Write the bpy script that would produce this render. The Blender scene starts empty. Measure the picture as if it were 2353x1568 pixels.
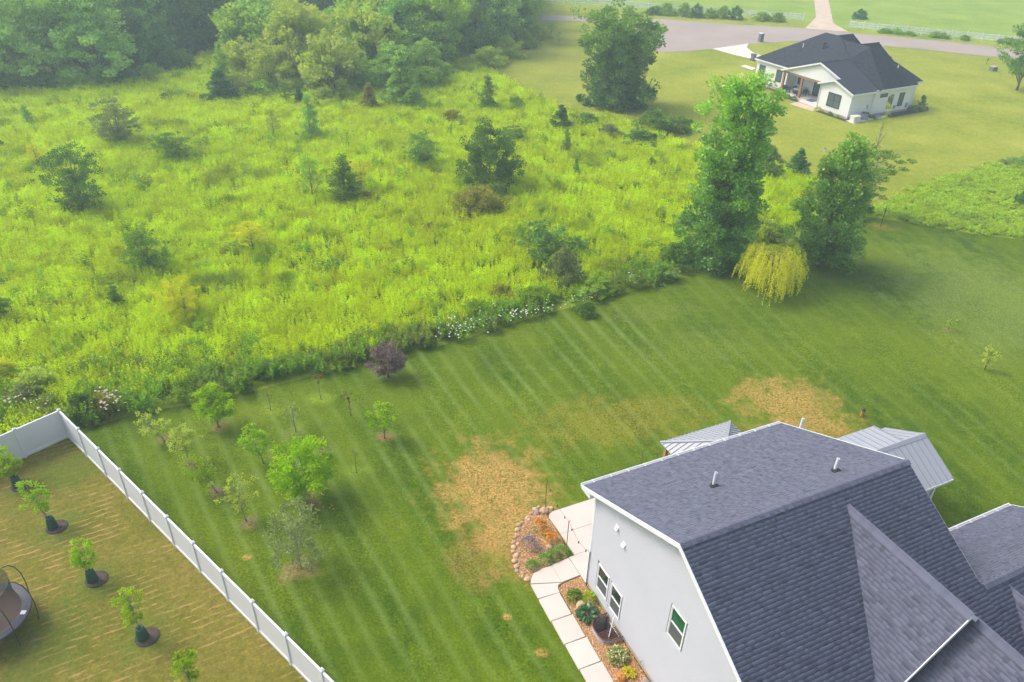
import bpy, bmesh, math, random
import numpy as np
from mathutils import Vector, Matrix
from mathutils.geometry import tessellate_polygon
S = bpy.context.scene
COL = S.collection
random.seed(7)
RN = np.random.default_rng(7)
R = math.radians

# ------------------------------------------------------------------ camera
FPX, PITCH, ROLL, HC = 1741.04, 0.570046, 0.030993, 26.671      # focal length in px of a 2353 px wide print of the photo
PW, PH = 2353.0, 1568.0
_f = Vector((0, math.cos(PITCH), -math.sin(PITCH))); _u0 = Vector((0, math.sin(PITCH), math.cos(PITCH))); _r0 = Vector((1, 0, 0))
_r = _r0 * math.cos(ROLL) + _u0 * math.sin(ROLL); _u = _u0 * math.cos(ROLL) - _r0 * math.sin(ROLL)
cam = bpy.data.objects.new('camera', bpy.data.cameras.new('camera')); COL.objects.link(cam)
cam.data.sensor_width = 36; cam.data.lens = FPX / PW * 36; cam.data.clip_start = 0.3; cam.data.clip_end = 3000
M = Matrix((_r, _u, -_f)).transposed().to_4x4(); M.translation = Vector((0, 0, HC)); cam.matrix_world = M
S.camera = cam
# ------------------------------------------------------------------ light
SUN_AZ = (-0.95, 0.32); SUN_EL = 50
w = bpy.data.worlds.new('World'); S.world = w; w.use_nodes = True
nt = w.node_tree; nt.nodes.clear()
sky = nt.nodes.new('ShaderNodeTexSky'); sky.sky_type = 'NISHITA'; sky.sun_disc = False
sky.sun_elevation = R(SUN_EL); sky.sun_rotation = math.atan2(SUN_AZ[0], SUN_AZ[1]); sky.air_density = 1.0; sky.dust_density = 4.0; sky.ozone_density = 1.0
bg = nt.nodes.new('ShaderNodeBackground'); bg.inputs[1].default_value = 0.15
wo = nt.nodes.new('ShaderNodeOutputWorld'); bw = nt.nodes.new('ShaderNodeRGBToBW'); nt.links.new(sky.outputs[0], bw.inputs[0]); mxs = nt.nodes.new('ShaderNodeMix'); mxs.data_type = 'RGBA'; mxs.clamp_result = False; mxs.inputs[0].default_value = 0.4; nt.links.new(sky.outputs[0], mxs.inputs[6]); nt.links.new(bw.outputs[0], mxs.inputs[7]); nt.links.new(mxs.outputs[2], bg.inputs[0]); nt.links.new(bg.outputs[0], wo.inputs[0])   # hazy, whitish sky
sl = bpy.data.lights.new('sun', 'SUN'); sl.energy = 1.0; sl.angle = R(16); sl.color = (1.0, 0.93, 0.80)
so = bpy.data.objects.new('sun', sl); COL.objects.link(so)
sd = Vector((SUN_AZ[0], SUN_AZ[1], 0)).normalized() * math.cos(R(SUN_EL)) + Vector((0, 0, math.sin(R(SUN_EL))))
so.rotation_euler = sd.to_track_quat('Z', 'Y').to_euler(); so.location = (0, 0, 200)
S.view_settings.view_transform = 'Standard'; S.view_settings.look = 'None'; S.view_settings.gamma = 1
S.view_settings.exposure = 0.92; S.view_settings.use_curve_mapping = False
S.render.engine = 'CYCLES'

# ------------------------------------------------------------------ helpers
def G(px, py, z=0.0):
    """world point at height z on the line of sight of a photo position (photo measured 2353 px wide)"""
    d = _f + _r * ((px - PW / 2) / FPX) - _u * ((py - PH / 2) / FPX)
    t = (z - HC) / d.z
    return Vector((d.x * t, d.y * t, z))

def link(name, me, mat=None, parent=None, loc=None, rot=None):
    o = bpy.data.objects.new(name, me); COL.objects.link(o)
    if mat is not None:
        for m in (mat if isinstance(mat, (list, tuple)) else [mat]): me.materials.append(m)
    if parent is not None: o.parent = parent
    if loc is not None: o.location = loc
    if rot is not None: o.rotation_euler = rot
    return o

def tag(o, label=None, cat=None, group=None, kind=None):
    if label: o['label'] = label
    if cat: o['category'] = cat
    if group: o['group'] = group
    if kind: o['kind'] = kind
    return o

def empty(name, label, cat, loc=(0, 0, 0), rz=0.0, group=None):
    o = bpy.data.objects.new(name, None); COL.objects.link(o); o.location = loc; o.rotation_euler = (0, 0, rz)
    o.empty_display_size = 0.3
    return tag(o, label, cat, group)

def fast_mesh(name, V, F, attrs=None, smooth=False):
    """V (n,3) array, F (m,4) or (m,3) array of indices, attrs: dict of per-point float arrays"""
    me = bpy.data.meshes.new(name)
    V = np.asarray(V, dtype=np.float32); F = np.asarray(F, dtype=np.int32)
    me.vertices.add(len(V)); me.vertices.foreach_set('co', V.ravel())
    k = F.shape[1]
    me.loops.add(F.size); me.loops.foreach_set('vertex_index', F.ravel())
    me.polygons.add(len(F)); me.polygons.foreach_set('loop_start', np.arange(0, F.size, k, dtype=np.int32))
    if attrs:
        for n, a in attrs.items():
            at = me.attributes.new(n, 'FLOAT', 'POINT'); at.data.foreach_set('value', np.asarray(a, dtype=np.float32))
    me.update(calc_edges=True)
    if smooth: me.polygons.foreach_set('use_smooth', [True] * len(F))
    return me

class MB:
    """mesh collector"""
    def __init__(s): s.v = []; s.f = []; s.t = []
    def add(s, vs, fs, tone=0.5):
        n = len(s.v); s.v += [tuple(v) for v in vs]; s.f += [tuple(i + n for i in f) for f in fs]; s.t += [tone] * len(vs)
    def box(s, a, b, tone=0.5):
        x0, y0, z0 = a; x1, y1, z1 = b
        s.add([(x0,y0,z0),(x1,y0,z0),(x1,y1,z0),(x0,y1,z0),(x0,y0,z1),(x1,y0,z1),(x1,y1,z1),(x0,y1,z1)],
              [(0,3,2,1),(4,5,6,7),(0,1,5,4),(1,2,6,5),(2,3,7,6),(3,0,4,7)], tone)
    def obox(s, c, ax, ay, az, tone=0.5):
        """box centred at c with half axis vectors"""
        c = Vector(c); ax = Vector(ax); ay = Vector(ay); az = Vector(az)
        vs = [c - ax - ay - az, c + ax - ay - az, c + ax + ay - az, c - ax + ay - az, c - ax - ay + az, c + ax - ay + az, c + ax + ay + az, c - ax + ay + az]
        s.add(vs, [(0,3,2,1),(4,5,6,7),(0,1,5,4),(1,2,6,5),(2,3,7,6),(3,0,4,7)], tone)
    def bar(s, p, q, w, h, up=(0, 0, 1), tone=0.5):
        p = Vector(p); q = Vector(q); d = (q - p); L = d.length; d.normalize()
        side = d.cross(Vector(up)).normalized(); u = side.cross(d).normalized()
        s.obox((p + q) / 2, d * L / 2, side * w / 2, u * h / 2, tone)
    def tube(s, pts, rad, n=8, cap=True, tone=0.5):
        pts = [Vector(p) for p in pts]
        if not isinstance(rad, (list, tuple)): rad = [rad] * len(pts)
        base = len(s.v); ref = Vector((0.31, 0.17, 0.93))
        for i, p in enumerate(pts):
            d = (pts[min(i + 1, len(pts) - 1)] - pts[max(i - 1, 0)]).normalized()
            a = d.cross(ref)
            if a.length < 1e-3: a = d.cross(Vector((1, 0, 0)))
            a.normalize(); b = d.cross(a)
            for k in range(n):
                t = 2 * math.pi * k / n; s.v.append(tuple(p + (a * math.cos(t) + b * math.sin(t)) * rad[i])); s.t.append(tone)
        for i in range(len(pts) - 1):
            for k in range(n):
                s.f.append((base + i*n + k, base + i*n + (k+1) % n, base + (i+1)*n + (k+1) % n, base + (i+1)*n + k))
        if cap:
            s.f.append(tuple(base + k for k in reversed(range(n)))); s.f.append(tuple(base + (len(pts)-1)*n + k for k in range(n)))
    def lathe(s, prof, n=16, c=(0, 0, 0), tone=0.5, sx=1.0, sy=1.0):
        base = len(s.v)
        for (r, z) in prof:
            for k in range(n):
                t = 2 * math.pi * k / n; s.v.append((c[0] + r*math.cos(t)*sx, c[1] + r*math.sin(t)*sy, c[2] + z)); s.t.append(tone)
        for i in range(len(prof) - 1):
            for k in range(n):
                s.f.append((base + i*n + k, base + i*n + (k+1) % n, base + (i+1)*n + (k+1) % n, base + (i+1)*n + k))
        s.f.append(tuple(base + k for k in reversed(range(n)))); s.f.append(tuple(base + (len(prof)-1)*n + k for k in range(n)))
    def prism(s, poly, off, tone=0.5):
        """planar polygon (3D points) extruded by off"""
        poly = [Vector(p) for p in poly]; off = Vector(off); n = len(poly)
        vs = poly + [p + off for p in poly]
        nm = Vector((0, 0, 0))
        for i in range(n): nm += poly[i].cross(poly[(i + 1) % n])
        flip = nm.dot(off) > 0
        fs = [(i, (i+1) % n, n + (i+1) % n, n + i) for i in range(n)]
        tri = tessellate_polygon([poly])
        for t in tri:
            fs.append(tuple(t)); fs.append(tuple(n + i for i in reversed(t)))
        s.add(vs, fs, tone)
    def mesh(s, name, fix=True, smooth=False):
        me = bpy.data.meshes.new(name); me.from_pydata(s.v, [], s.f)
        at = me.attributes.new('tone', 'FLOAT', 'POINT'); at.data.foreach_set('value', s.t)
        if fix:
            bm = bmesh.new(); bm.from_mesh(me); bmesh.ops.recalc_face_normals(bm, faces=bm.faces); bm.to_mesh(me); bm.free()
        if smooth: me.polygons.foreach_set('use_smooth', [True] * len(me.polygons))
        me.update(); return me
    def build(s, name, mat, parent=None, loc=None, rot=None, smooth=False, fix=True):
        return link(name, s.mesh(name, fix, smooth), mat, parent, loc, rot)

def part_box(name, mat, parent, a, b, **k):
    m = MB(); m.box(a, b); return m.build(name, mat, parent, **k)

# ------------------------------------------------------------------ materials
def nodes(name):
    m = bpy.data.materials.new(name); m.use_nodes = True; t = m.node_tree
    for n in list(t.nodes): t.nodes.remove(n)
    o = t.nodes.new('ShaderNodeOutputMaterial'); return m, t, o
def N(t, kind, **kw):
    n = t.nodes.new(kind)
    for k, v in kw.items():
        if k.startswith('i_'): n.inputs[int(k[2:])].default_value = v
        else: setattr(n, k, v)
    return n
def ramp(t, fac, stops):
    r = t.nodes.new('ShaderNodeValToRGB'); t.links.new(fac, r.inputs[0])
    e = r.color_ramp.elements
    while len(e) < len(stops): e.new(0.5)
    for el, (p, c) in zip(e, stops):
        el.position = p; el.color = (*c, 1) if len(c) == 3 else c
    return r.outputs[0]
def mixc(t, fac, a, b, mode='MIX'):
    m = t.nodes.new('ShaderNodeMix'); m.data_type = 'RGBA'; m.blend_type = mode
    for s_, v in ((0, fac), (6, a), (7, b)):
        if hasattr(v, 'is_linked') or hasattr(v, 'links'): t.links.new(v, m.inputs[s_])
        elif s_ == 0: m.inputs[0].default_value = v
        else: m.inputs[s_].default_value = (*v, 1)
    return m.outputs[2]
def math_(t, op, a, b=None, c=None, clamp=False):
    m = t.nodes.new('ShaderNodeMath'); m.operation = op; m.use_clamp = clamp
    for i, v in enumerate((a, b, c)):
        if v is None: continue
        if hasattr(v, 'links'): t.links.new(v, m.inputs[i])
        else: m.inputs[i].default_value = v
    return m.outputs[0]
def noise(t, vec, scale, detail=4, rough=0.55, out=0, dim='3D'):
    n = t.nodes.new('ShaderNodeTexNoise'); n.inputs['Scale'].default_value = scale; n.inputs['Detail'].default_value = detail; n.inputs['Roughness'].default_value = rough
    if vec is not None: t.links.new(vec, n.inputs['Vector'])
    return n.outputs[out]
def geopos(t): return t.nodes.new('ShaderNodeNewGeometry').outputs['Position']
def bump(t, h, strength, dist):
    b = t.nodes.new('ShaderNodeBump'); b.inputs['Strength'].default_value = strength; b.inputs['Distance'].default_value = dist
    t.links.new(h, b.inputs['Height']); return b.outputs[0]
def simple(name, col, rough=0.6, var=0.06, nscale=8.0, metal=0.0, bmp=0.0, tonevar=0.0, spec=0.5, rnd=0.0):
    m, t, o = nodes(name); p = N(t, 'ShaderNodeBsdfPrincipled'); p.inputs['Roughness'].default_value = rough; p.inputs['Metallic'].default_value = metal
    p.inputs['Specular IOR Level'].default_value = spec
    tc = t.nodes.new('ShaderNodeTexCoord').outputs['Object']
    nz = noise(t, tc, nscale, 5)
    c = mixc(t, nz, tuple(max(0, x * (1 - var * 2)) for x in col), tuple(min(1, x * (1 + var * 2)) for x in col))
    if tonevar:
        a = N(t, 'ShaderNodeAttribute', attribute_name='tone')
        c = mixc(t, a.outputs['Fac'], mixc(t, 1.0, c, (1 - tonevar,) * 3, 'MULTIPLY'), mixc(t, 1.0, c, (1 + tonevar,) * 3, 'MULTIPLY'))
    if rnd:
        oi = t.nodes.new('ShaderNodeObjectInfo').outputs['Random']
        c = mixc(t, oi, mixc(t, 1.0, c, (1 - rnd,) * 3, 'MULTIPLY'), mixc(t, 1.0, c, (1 + rnd,) * 3, 'MULTIPLY'))
    t.links.new(c, p.inputs['Base Color'])
    if bmp: t.links.new(bump(t, noise(t, tc, nscale * 6, 4), bmp, 0.01), p.inputs['Normal'])
    t.links.new(p.outputs[0], o.inputs[0]); return m

def leafmat(name, ca, cb, trans=0.35, patch=None, pscale=0.08, rnd=0.12, gloss=0.0):
    """ca..cb: leaf colours picked by the leaf's own tone; patch: a third colour where other plants of the kind grow"""
    m, t, o = nodes(name)
    a = N(t, 'ShaderNodeAttribute', attribute_name='tone')
    c = mixc(t, a.outputs['Fac'], ca, cb)
    pos = geopos(t)
    if patch is not None:
        for k, (pc, lo, hi, sc) in enumerate(patch):
            v = N(t, 'ShaderNodeVectorMath', operation='ADD'); t.links.new(pos, v.inputs[0]); v.inputs[1].default_value = (37.0 * k, 11.0 * k, 0)
            f = N(t, 'ShaderNodeMapRange', interpolation_type='SMOOTHSTEP'); t.links.new(noise(t, v.outputs[0], sc, 4, 0.6), f.inputs[0])
            f.inputs[1].default_value = lo; f.inputs[2].default_value = hi
            c = mixc(t, f.outputs[0], c, mixc(t, 0.25, pc, c))
    oi = t.nodes.new('ShaderNodeObjectInfo').outputs['Random']
    hs = N(t, 'ShaderNodeHueSaturation'); t.links.new(c, hs.inputs['Color'])
    t.links.new(math_(t, 'MULTIPLY_ADD', oi, 0.014, 0.493), hs.inputs['Hue'])
    t.links.new(math_(t, 'MULTIPLY_ADD', oi, rnd * 2, 1 - rnd), hs.inputs['Value'])
    d = N(t, 'ShaderNodeBsdfDiffuse'); tr = N(t, 'ShaderNodeBsdfTranslucent')
    t.links.new(hs.outputs[0], d.inputs[0])
    t.links.new(mixc(t, 1.0, hs.outputs[0], (1.1, 1.15, 0.5), 'MULTIPLY'), tr.inputs[0])
    mx = N(t, 'ShaderNodeMixShader', i_0=trans); t.links.new(d.outputs[0], mx.inputs[1]); t.links.new(tr.outputs[0], mx.inputs[2])
    last = mx.outputs[0]
    if gloss:
        g = N(t, 'ShaderNodeBsdfGlossy'); g.inputs['Roughness'].default_value = 0.45
        m2 = N(t, 'ShaderNodeMixShader', i_0=gloss); t.links.new(last, m2.inputs[1]); t.links.new(g.outputs[0], m2.inputs[2]); last = m2.outputs[0]
    t.links.new(last, o.inputs[0]); return m

MT = {}
MT['white_vinyl'] = simple('white_vinyl', (0.74, 0.75, 0.79), 0.45, 0.02, 1.5)
MT['white_trim'] = simple('white_trim', (0.78, 0.79, 0.81), 0.5, 0.02, 2)
MT['white_pipe'] = simple('white_pipe', (0.75, 0.76, 0.78), 0.4, 0.03, 6)
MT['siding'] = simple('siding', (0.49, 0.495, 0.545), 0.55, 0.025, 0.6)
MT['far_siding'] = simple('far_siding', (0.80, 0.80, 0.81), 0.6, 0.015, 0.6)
MT['bark'] = simple('bark', (0.20, 0.15, 0.11), 0.9, 0.25, 6, bmp=0.5)
MT['pale_bark'] = simple('pale_bark', (0.30, 0.27, 0.22), 0.9, 0.2, 6, bmp=0.4)
MT['glass'] = simple('glass', (0.025, 0.035, 0.035), 0.06, 0.2, 1.3, spec=0.8)
MT['green_reflection_glass'] = simple('green_reflection_glass', (0.008, 0.10, 0.045), 0.12, 0.5, 1.6, spec=0.6)  # green reflection painted into the pane's base colour
MT['screen'] = simple('screen', (0.10, 0.105, 0.105), 0.6, 0.1, 20)
MT['black_frame'] = simple('black_frame', (0.03, 0.035, 0.04), 0.5, 0.1)
MT['wood_post'] = simple('wood_post', (0.36, 0.20, 0.11), 0.7, 0.15, 4)
MT['dark_metal'] = simple('dark_metal', (0.03, 0.032, 0.035), 0.5, 0.1)
MT['grey_metal'] = simple('grey_metal', (0.30, 0.32, 0.36), 0.4, 0.08)
MT['galv'] = simple('galv', (0.42, 0.42, 0.45), 0.5, 0.12, 5)
MT['rust_rim'] = simple('rust_rim', (0.16, 0.07, 0.06), 0.7, 0.2, 8)
MT['concrete'] = simple('concrete', (0.62, 0.54, 0.485), 0.85, 0.05, 1.2, bmp=0.15, rnd=0.035)
MT['far_concrete'] = simple('far_concrete', (0.72, 0.64, 0.58), 0.85, 0.05, 0.8)
MT['foundation'] = simple('foundation', (0.50, 0.40, 0.30), 0.9, 0.1, 3)
MT['rock'] = simple('rock', (0.52, 0.36, 0.22), 0.85, 0.22, 5, bmp=0.6, rnd=0.22)
MT['grey_rock'] = simple('grey_rock', (0.34, 0.28, 0.25), 0.85, 0.2, 5, bmp=0.6, rnd=0.2)
MT['gravel'] = simple('gravel', (0.55, 0.34, 0.18), 0.9, 0.15, 9, tonevar=0.45)
MT['gravel_soil'] = simple('gravel_soil', (0.42, 0.22, 0.09), 0.95, 0.3, 14, bmp=0.8)
MT['mulch'] = simple('mulch', (0.12, 0.085, 0.07), 0.95, 0.35, 22, bmp=0.9, tonevar=0.5)
MT['dark_mulch'] = simple('dark_mulch', (0.05, 0.045, 0.05), 0.95, 0.25, 12)
MT['bag_green'] = simple('bag_green', (0.015, 0.075, 0.045), 0.65, 0.25, 7, bmp=0.4)
MT['pad_black'] = simple('pad_black', (0.085, 0.085, 0.105), 0.7, 0.15, 6, bmp=0.3)
MT['mat_brown'] = simple('mat_brown', (0.16, 0.105, 0.085), 0.8, 0.1, 3)
MT['orange'] = simple('orange', (0.55, 0.20, 0.03), 0.6, 0.2, 8)
MT['blue_cloth'] = simple('blue_cloth', (0.06, 0.16, 0.33), 0.9, 0.1, 6)
MT['grey_cloth'] = simple('grey_cloth', (0.42, 0.44, 0.48), 0.9, 0.1, 6)
MT['cream'] = simple('cream', (0.74, 0.72, 0.64), 0.5, 0.03)
MT['stone'] = simple('stone', (0.16, 0.17, 0.19), 0.9, 0.25, 5, bmp=0.4)
MT['petal_white'] = simple('petal_white', (0.85, 0.84, 0.80), 0.8, 0.03)
MT['petal_orange'] = simple('petal_orange', (0.80, 0.27, 0.02), 0.8, 0.1)
MT['petal_purple'] = simple('petal_purple', (0.32, 0.20, 0.36), 0.8, 0.15)
MT['fruit'] = simple('fruit', (0.75, 0.42, 0.05), 0.6, 0.15)
MT['pumpkin'] = simple('pumpkin', (0.62, 0.26, 0.03), 0.5, 0.15, 5)
MT['dead_stem'] = simple('dead_stem', (0.36, 0.24, 0.13), 0.9, 0.2)

def shingle_mat(name, a, b, tonevar=0.35):
    m, t, o = nodes(name); p = N(t, 'ShaderNodeBsdfPrincipled'); p.inputs['Roughness'].default_value = 0.88; p.inputs['Specular IOR Level'].default_value = 0.25
    tc = geopos(t)
    c = mixc(t, noise(t, tc, 0.9, 3), a, b)
    c = mixc(t, math_(t, 'MULTIPLY', noise(t, tc, 60, 3, 0.7), 0.5), c, tuple(x * 1.3 for x in b))
    at = N(t, 'ShaderNodeAttribute', attribute_name='tone')
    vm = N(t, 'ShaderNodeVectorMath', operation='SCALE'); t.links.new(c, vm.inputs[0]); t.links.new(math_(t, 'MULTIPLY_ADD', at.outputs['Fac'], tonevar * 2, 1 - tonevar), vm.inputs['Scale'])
    t.links.new(vm.outputs[0], p.inputs['Base Color']); t.links.new(bump(t, noise(t, tc, 110, 3), 0.35, 0.01), p.inputs['Normal'])
    t.links.new(p.outputs[0], o.inputs[0]); return m
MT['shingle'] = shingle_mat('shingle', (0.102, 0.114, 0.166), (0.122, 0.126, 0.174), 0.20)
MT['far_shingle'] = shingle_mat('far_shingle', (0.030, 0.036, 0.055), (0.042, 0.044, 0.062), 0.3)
MT['seam_metal'] = simple('seam_metal', (0.36, 0.37, 0.42), 0.42, 0.04, 0.8, metal=0.0, spec=0.6)
MT['asphalt'] = simple('asphalt', (0.37, 0.30, 0.265), 0.9, 0.12, 0.12, bmp=0.2)
MT['track'] = simple('track', (0.60, 0.47, 0.36), 0.95, 0.16, 0.5)

def ground_mat(name, cols, blobs=(), mow=None, streak=None, fine=0.35, speck=None):
    """cols: (dark, mid, light) grass colours; blobs: bare patches (x, y, rx, ry, angle, colour, strength); mow: mower lines; streak: rows of dry clippings"""
    m, t, o = nodes(name); pos = geopos(t)
    p = N(t, 'ShaderNodeBsdfPrincipled'); p.inputs['Roughness'].default_value = 0.95; p.inputs['Specular IOR Level'].default_value = 0.1
    big = noise(t, pos, 0.11, 5, 0.6)
    c = ramp(t, big, [(0.33, cols[0]), (0.5, cols[1]), (0.68, cols[2])])
    med = noise(t, pos, 0.9, 5, 0.65)
    c = mixc(t, math_(t, 'MULTIPLY', ramp(t, med, [(0.42, (0, 0, 0)), (0.62, (1, 1, 1))]), 0.4), c, cols[2])
    fn = noise(t, pos, 9.0, 6, 0.75)
    fl = ramp(t, fn, [(0.3, (1 - fine,) * 3), (0.7, (1 + fine,) * 3)])
    c = mixc(t, 1.0, c, fl, 'MULTIPLY')
    c = mixc(t, 1.0, c, ramp(t, noise(t, pos, 2.6, 5, 0.7), [(0.32, (.80, .80, .80)), (0.68, (1.22, 1.18, 1.2))]), 'MULTIPLY')
    c = mixc(t, math_(t, 'MULTIPLY', ramp(t, noise(t, pos, 1.7, 4, 0.75), [(0.60, (0, 0, 0)), (0.70, (1, 1, 1))]), 0.35), c, (cols[2][0] * 1.7, cols[2][1] * 1.15, cols[2][2] * 2))
    sx = N(t, 'ShaderNodeSeparateXYZ'); t.links.new(pos, sx.inputs[0]); X, Y = sx.outputs[0], sx.outputs[1]
    edge = math_(t, 'SUBTRACT', noise(t, pos, 0.8, 6, 0.7), 0.5)
    if mow is not None:
        lightc, amount = mow
        D = math_(t, 'SUBTRACT', 40.0, Y)
        x0 = math_(t, 'DIVIDE', math_(t, 'SUBTRACT', X, math_(t, 'MULTIPLY', D, 0.476)), math_(t, 'SUBTRACT', 1.0, math_(t, 'MULTIPLY', D, 0.0088)))
        wob = math_(t, 'MULTIPLY', math_(t, 'SUBTRACT', noise(t, pos, 0.10, 2), 0.5), 0.5)
        s_ = math_(t, 'ADD', math_(t, 'DIVIDE', x0, 1.3), wob)
        fr = math_(t, 'ABSOLUTE', math_(t, 'SUBTRACT', math_(t, 'FRACT', s_), 0.5))
        ln = N(t, 'ShaderNodeMapRange', interpolation_type='SMOOTHSTEP'); t.links.new(fr, ln.inputs[0]); ln.inputs[1].default_value = 0.30; ln.inputs[2].default_value = 0.0
        brk = ramp(t, noise(t, pos, 0.13, 5, 0.65), [(0.36, (0.15, 0.15, 0.15)), (0.66, (1, 1, 1))])
        rt = N(t, 'ShaderNodeMapRange'); t.links.new(X, rt.inputs[0]); rt.inputs[1].default_value = 6; rt.inputs[2].default_value = 20; rt.inputs[3].default_value = 1.0; rt.inputs[4].default_value = 0.4
        c = mixc(t, math_(t, 'MULTIPLY', rt.outputs[0], math_(t, 'MULTIPLY', math_(t, 'MULTIPLY', ln.outputs[0], brk), amount)), c, lightc)
        # alternate passes lie differently
        tw = math_(t, 'SINE', math_(t, 'MULTIPLY', s_, math.pi / 2))
        c = mixc(t, math_(t, 'MULTIPLY', math_(t, 'MULTIPLY_ADD', tw, 0.5, 0.5), 0.35), c, cols[2])
    if streak is not None:
        sc, ang, spacing = streak
        ca, sa = math.cos(ang), math.sin(ang)
        al = math_(t, 'ADD', math_(t, 'MULTIPLY', X, ca), math_(t, 'MULTIPLY', Y, sa)); ac = math_(t, 'SUBTRACT', math_(t, 'MULTIPLY', Y, ca), math_(t, 'MULTIPLY', X, sa))
        wob = math_(t, 'MULTIPLY', math_(t, 'SUBTRACT', noise(t, pos, 1.3, 4, 0.6), 0.5), 0.9)
        fr = math_(t, 'ABSOLUTE', math_(t, 'SUBTRACT', math_(t, 'FRACT', math_(t, 'ADD', math_(t, 'DIVIDE', ac, spacing), wob)), 0.5))
        ln = N(t, 'ShaderNodeMapRange', interpolation_type='SMOOTHSTEP'); t.links.new(fr, ln.inputs[0]); ln.inputs[1].default_value = 0.2; ln.inputs[2].default_value = 0.06
        cv = N(t, 'ShaderNodeCombineXYZ'); t.links.new(math_(t, 'MULTIPLY', al, 1.0), cv.inputs[0]); t.links.new(math_(t, 'MULTIPLY', ac, 4.0), cv.inputs[1])
        brk = ramp(t, noise(t, cv.outputs[0], 1.6, 3), [(0.47, (0, 0, 0)), (0.58, (1, 1, 1))])
        zone = ramp(t, noise(t, pos, 0.33, 3), [(0.38, (0, 0, 0)), (0.55, (1, 1, 1))])
        # nothing dry within half a metre of the fence: strip is watered there
        c = mixc(t, math_(t, 'MULTIPLY', math_(t, 'MULTIPLY', ln.outputs[0], math_(t, 'MULTIPLY', brk, zone)), 0.85), c, sc)
    for (bx, by, rx, ry, an, bc, st) in blobs:
        dx = math_(t, 'SUBTRACT', X, bx); dy = math_(t, 'SUBTRACT', Y, by); ca, sa = math.cos(an), math.sin(an)
        a1 = math_(t, 'DIVIDE', math_(t, 'ADD', math_(t, 'MULTIPLY', dx, ca), math_(t, 'MULTIPLY', dy, sa)), rx)
        a2 = math_(t, 'DIVIDE', math_(t, 'SUBTRACT', math_(t, 'MULTIPLY', dy, ca), math_(t, 'MULTIPLY', dx, sa)), ry)
        d = math_(t, 'SQRT', math_(t, 'ADD', math_(t, 'MULTIPLY', a1, a1), math_(t, 'MULTIPLY', a2, a2)))
        d = math_(t, 'ADD', d, math_(t, 'MULTIPLY', edge, 2.6))
        d = math_(t, 'ADD', d, math_(t, 'MULTIPLY', math_(t, 'SUBTRACT', fn, 0.5), 1.3))
        f = N(t, 'ShaderNodeMapRange', interpolation_type='SMOOTHSTEP'); t.links.new(d, f.inputs[0]); f.inputs[1].default_value = 1.25; f.inputs[2].default_value = 0.45
        thin = ramp(t, noise(t, pos, 4.5, 5, 0.75), [(0.36, (.25, .25, .25)), (0.56, (1, 1, 1))])
        c = mixc(t, math_(t, 'MULTIPLY', math_(t, 'MULTIPLY', f.outputs[0], thin), st), c, mixc(t, 1.0, mixc(t, med, tuple(x * 0.75 for x in bc), tuple(x * 1.2 for x in bc)), fl, 'MULTIPLY'))
    if speck is not None:
        sc_, col_, thr, st = speck
        c = mixc(t, math_(t, 'MULTIPLY', ramp(t, noise(t, pos, sc_, 3, 0.6), [(thr, (0, 0, 0)), (thr + 0.05, (1, 1, 1))]), st), c, col_)
    t.links.new(c, p.inputs['Base Color'])
    t.links.new(bump(t, math_(t, 'ADD', fn, noise(t, pos, 28, 3, 0.6)), 0.7, 0.08), p.inputs['Normal'])
    t.links.new(p.outputs[0], o.inputs[0]); return m

# ------------------------------------------------------------------ ground
def flat(name, pts, z, mat, kind='structure', hole=None):
    pts = [Vector((p[0], p[1], z)) for p in pts]
    me = bpy.data.meshes.new(name); tr = tessellate_polygon([pts] + ([[Vector((p[0], p[1], z)) for p in hole]] if hole else []))
    if hole: pts = pts + [Vector((p[0], p[1], z)) for p in hole]
    fs = []
    for t_ in tr:
        a, b, c = (pts[i] for i in t_)
        fs.append(t_ if (b - a).cross(c - a).z > 0 else tuple(reversed(t_)))
    me.from_pydata([tuple(p) for p in pts], [], fs)
    o = link(name, me, mat); o['kind'] = kind; return o
def gp(lst, z=0.0): return [G(x, y, z).to_2d() for x, y in lst]

BR = (0.36, 0.22, 0.06); TAN = (0.50, 0.30, 0.09)
FD = Vector((math.cos(-0.702994), math.sin(-0.702994))); FN = Vector((-FD.y, FD.x)); F0 = Vector((-23.379, 30.746)); FS = 2.2166
FB = F0 - FN * 2.145                       # first post of the back run after the corner
U1 = Vector((math.cos(R(25.68)), math.sin(R(25.68)), 0)); V1 = Vector((-U1.y, U1.x, 0)); A1 = G(1348.4, 1346.9)
def H1(u, v, z=0.0): return A1 + U1 * u + V1 * v + Vector((0, 0, z))

well = []
for k in range(17):
    a = math.pi * k / 16; well.append((-max(0, math.sin(a)) ** .6 * .90, -2.33 + math.copysign(abs(math.cos(a)) ** .6, math.cos(a)) * .60))
pit = [H1(u, v) for u, v in well]
g_mat = ground_mat('soil_and_weeds', ((0.14, 0.22, 0.015), (0.20, 0.29, 0.02), (0.26, 0.34, 0.02)))
flat('ground', [(-420, -120), (420, -120), (420, 520), (-420, 520)], 0.0, g_mat, hole=pit)

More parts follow.
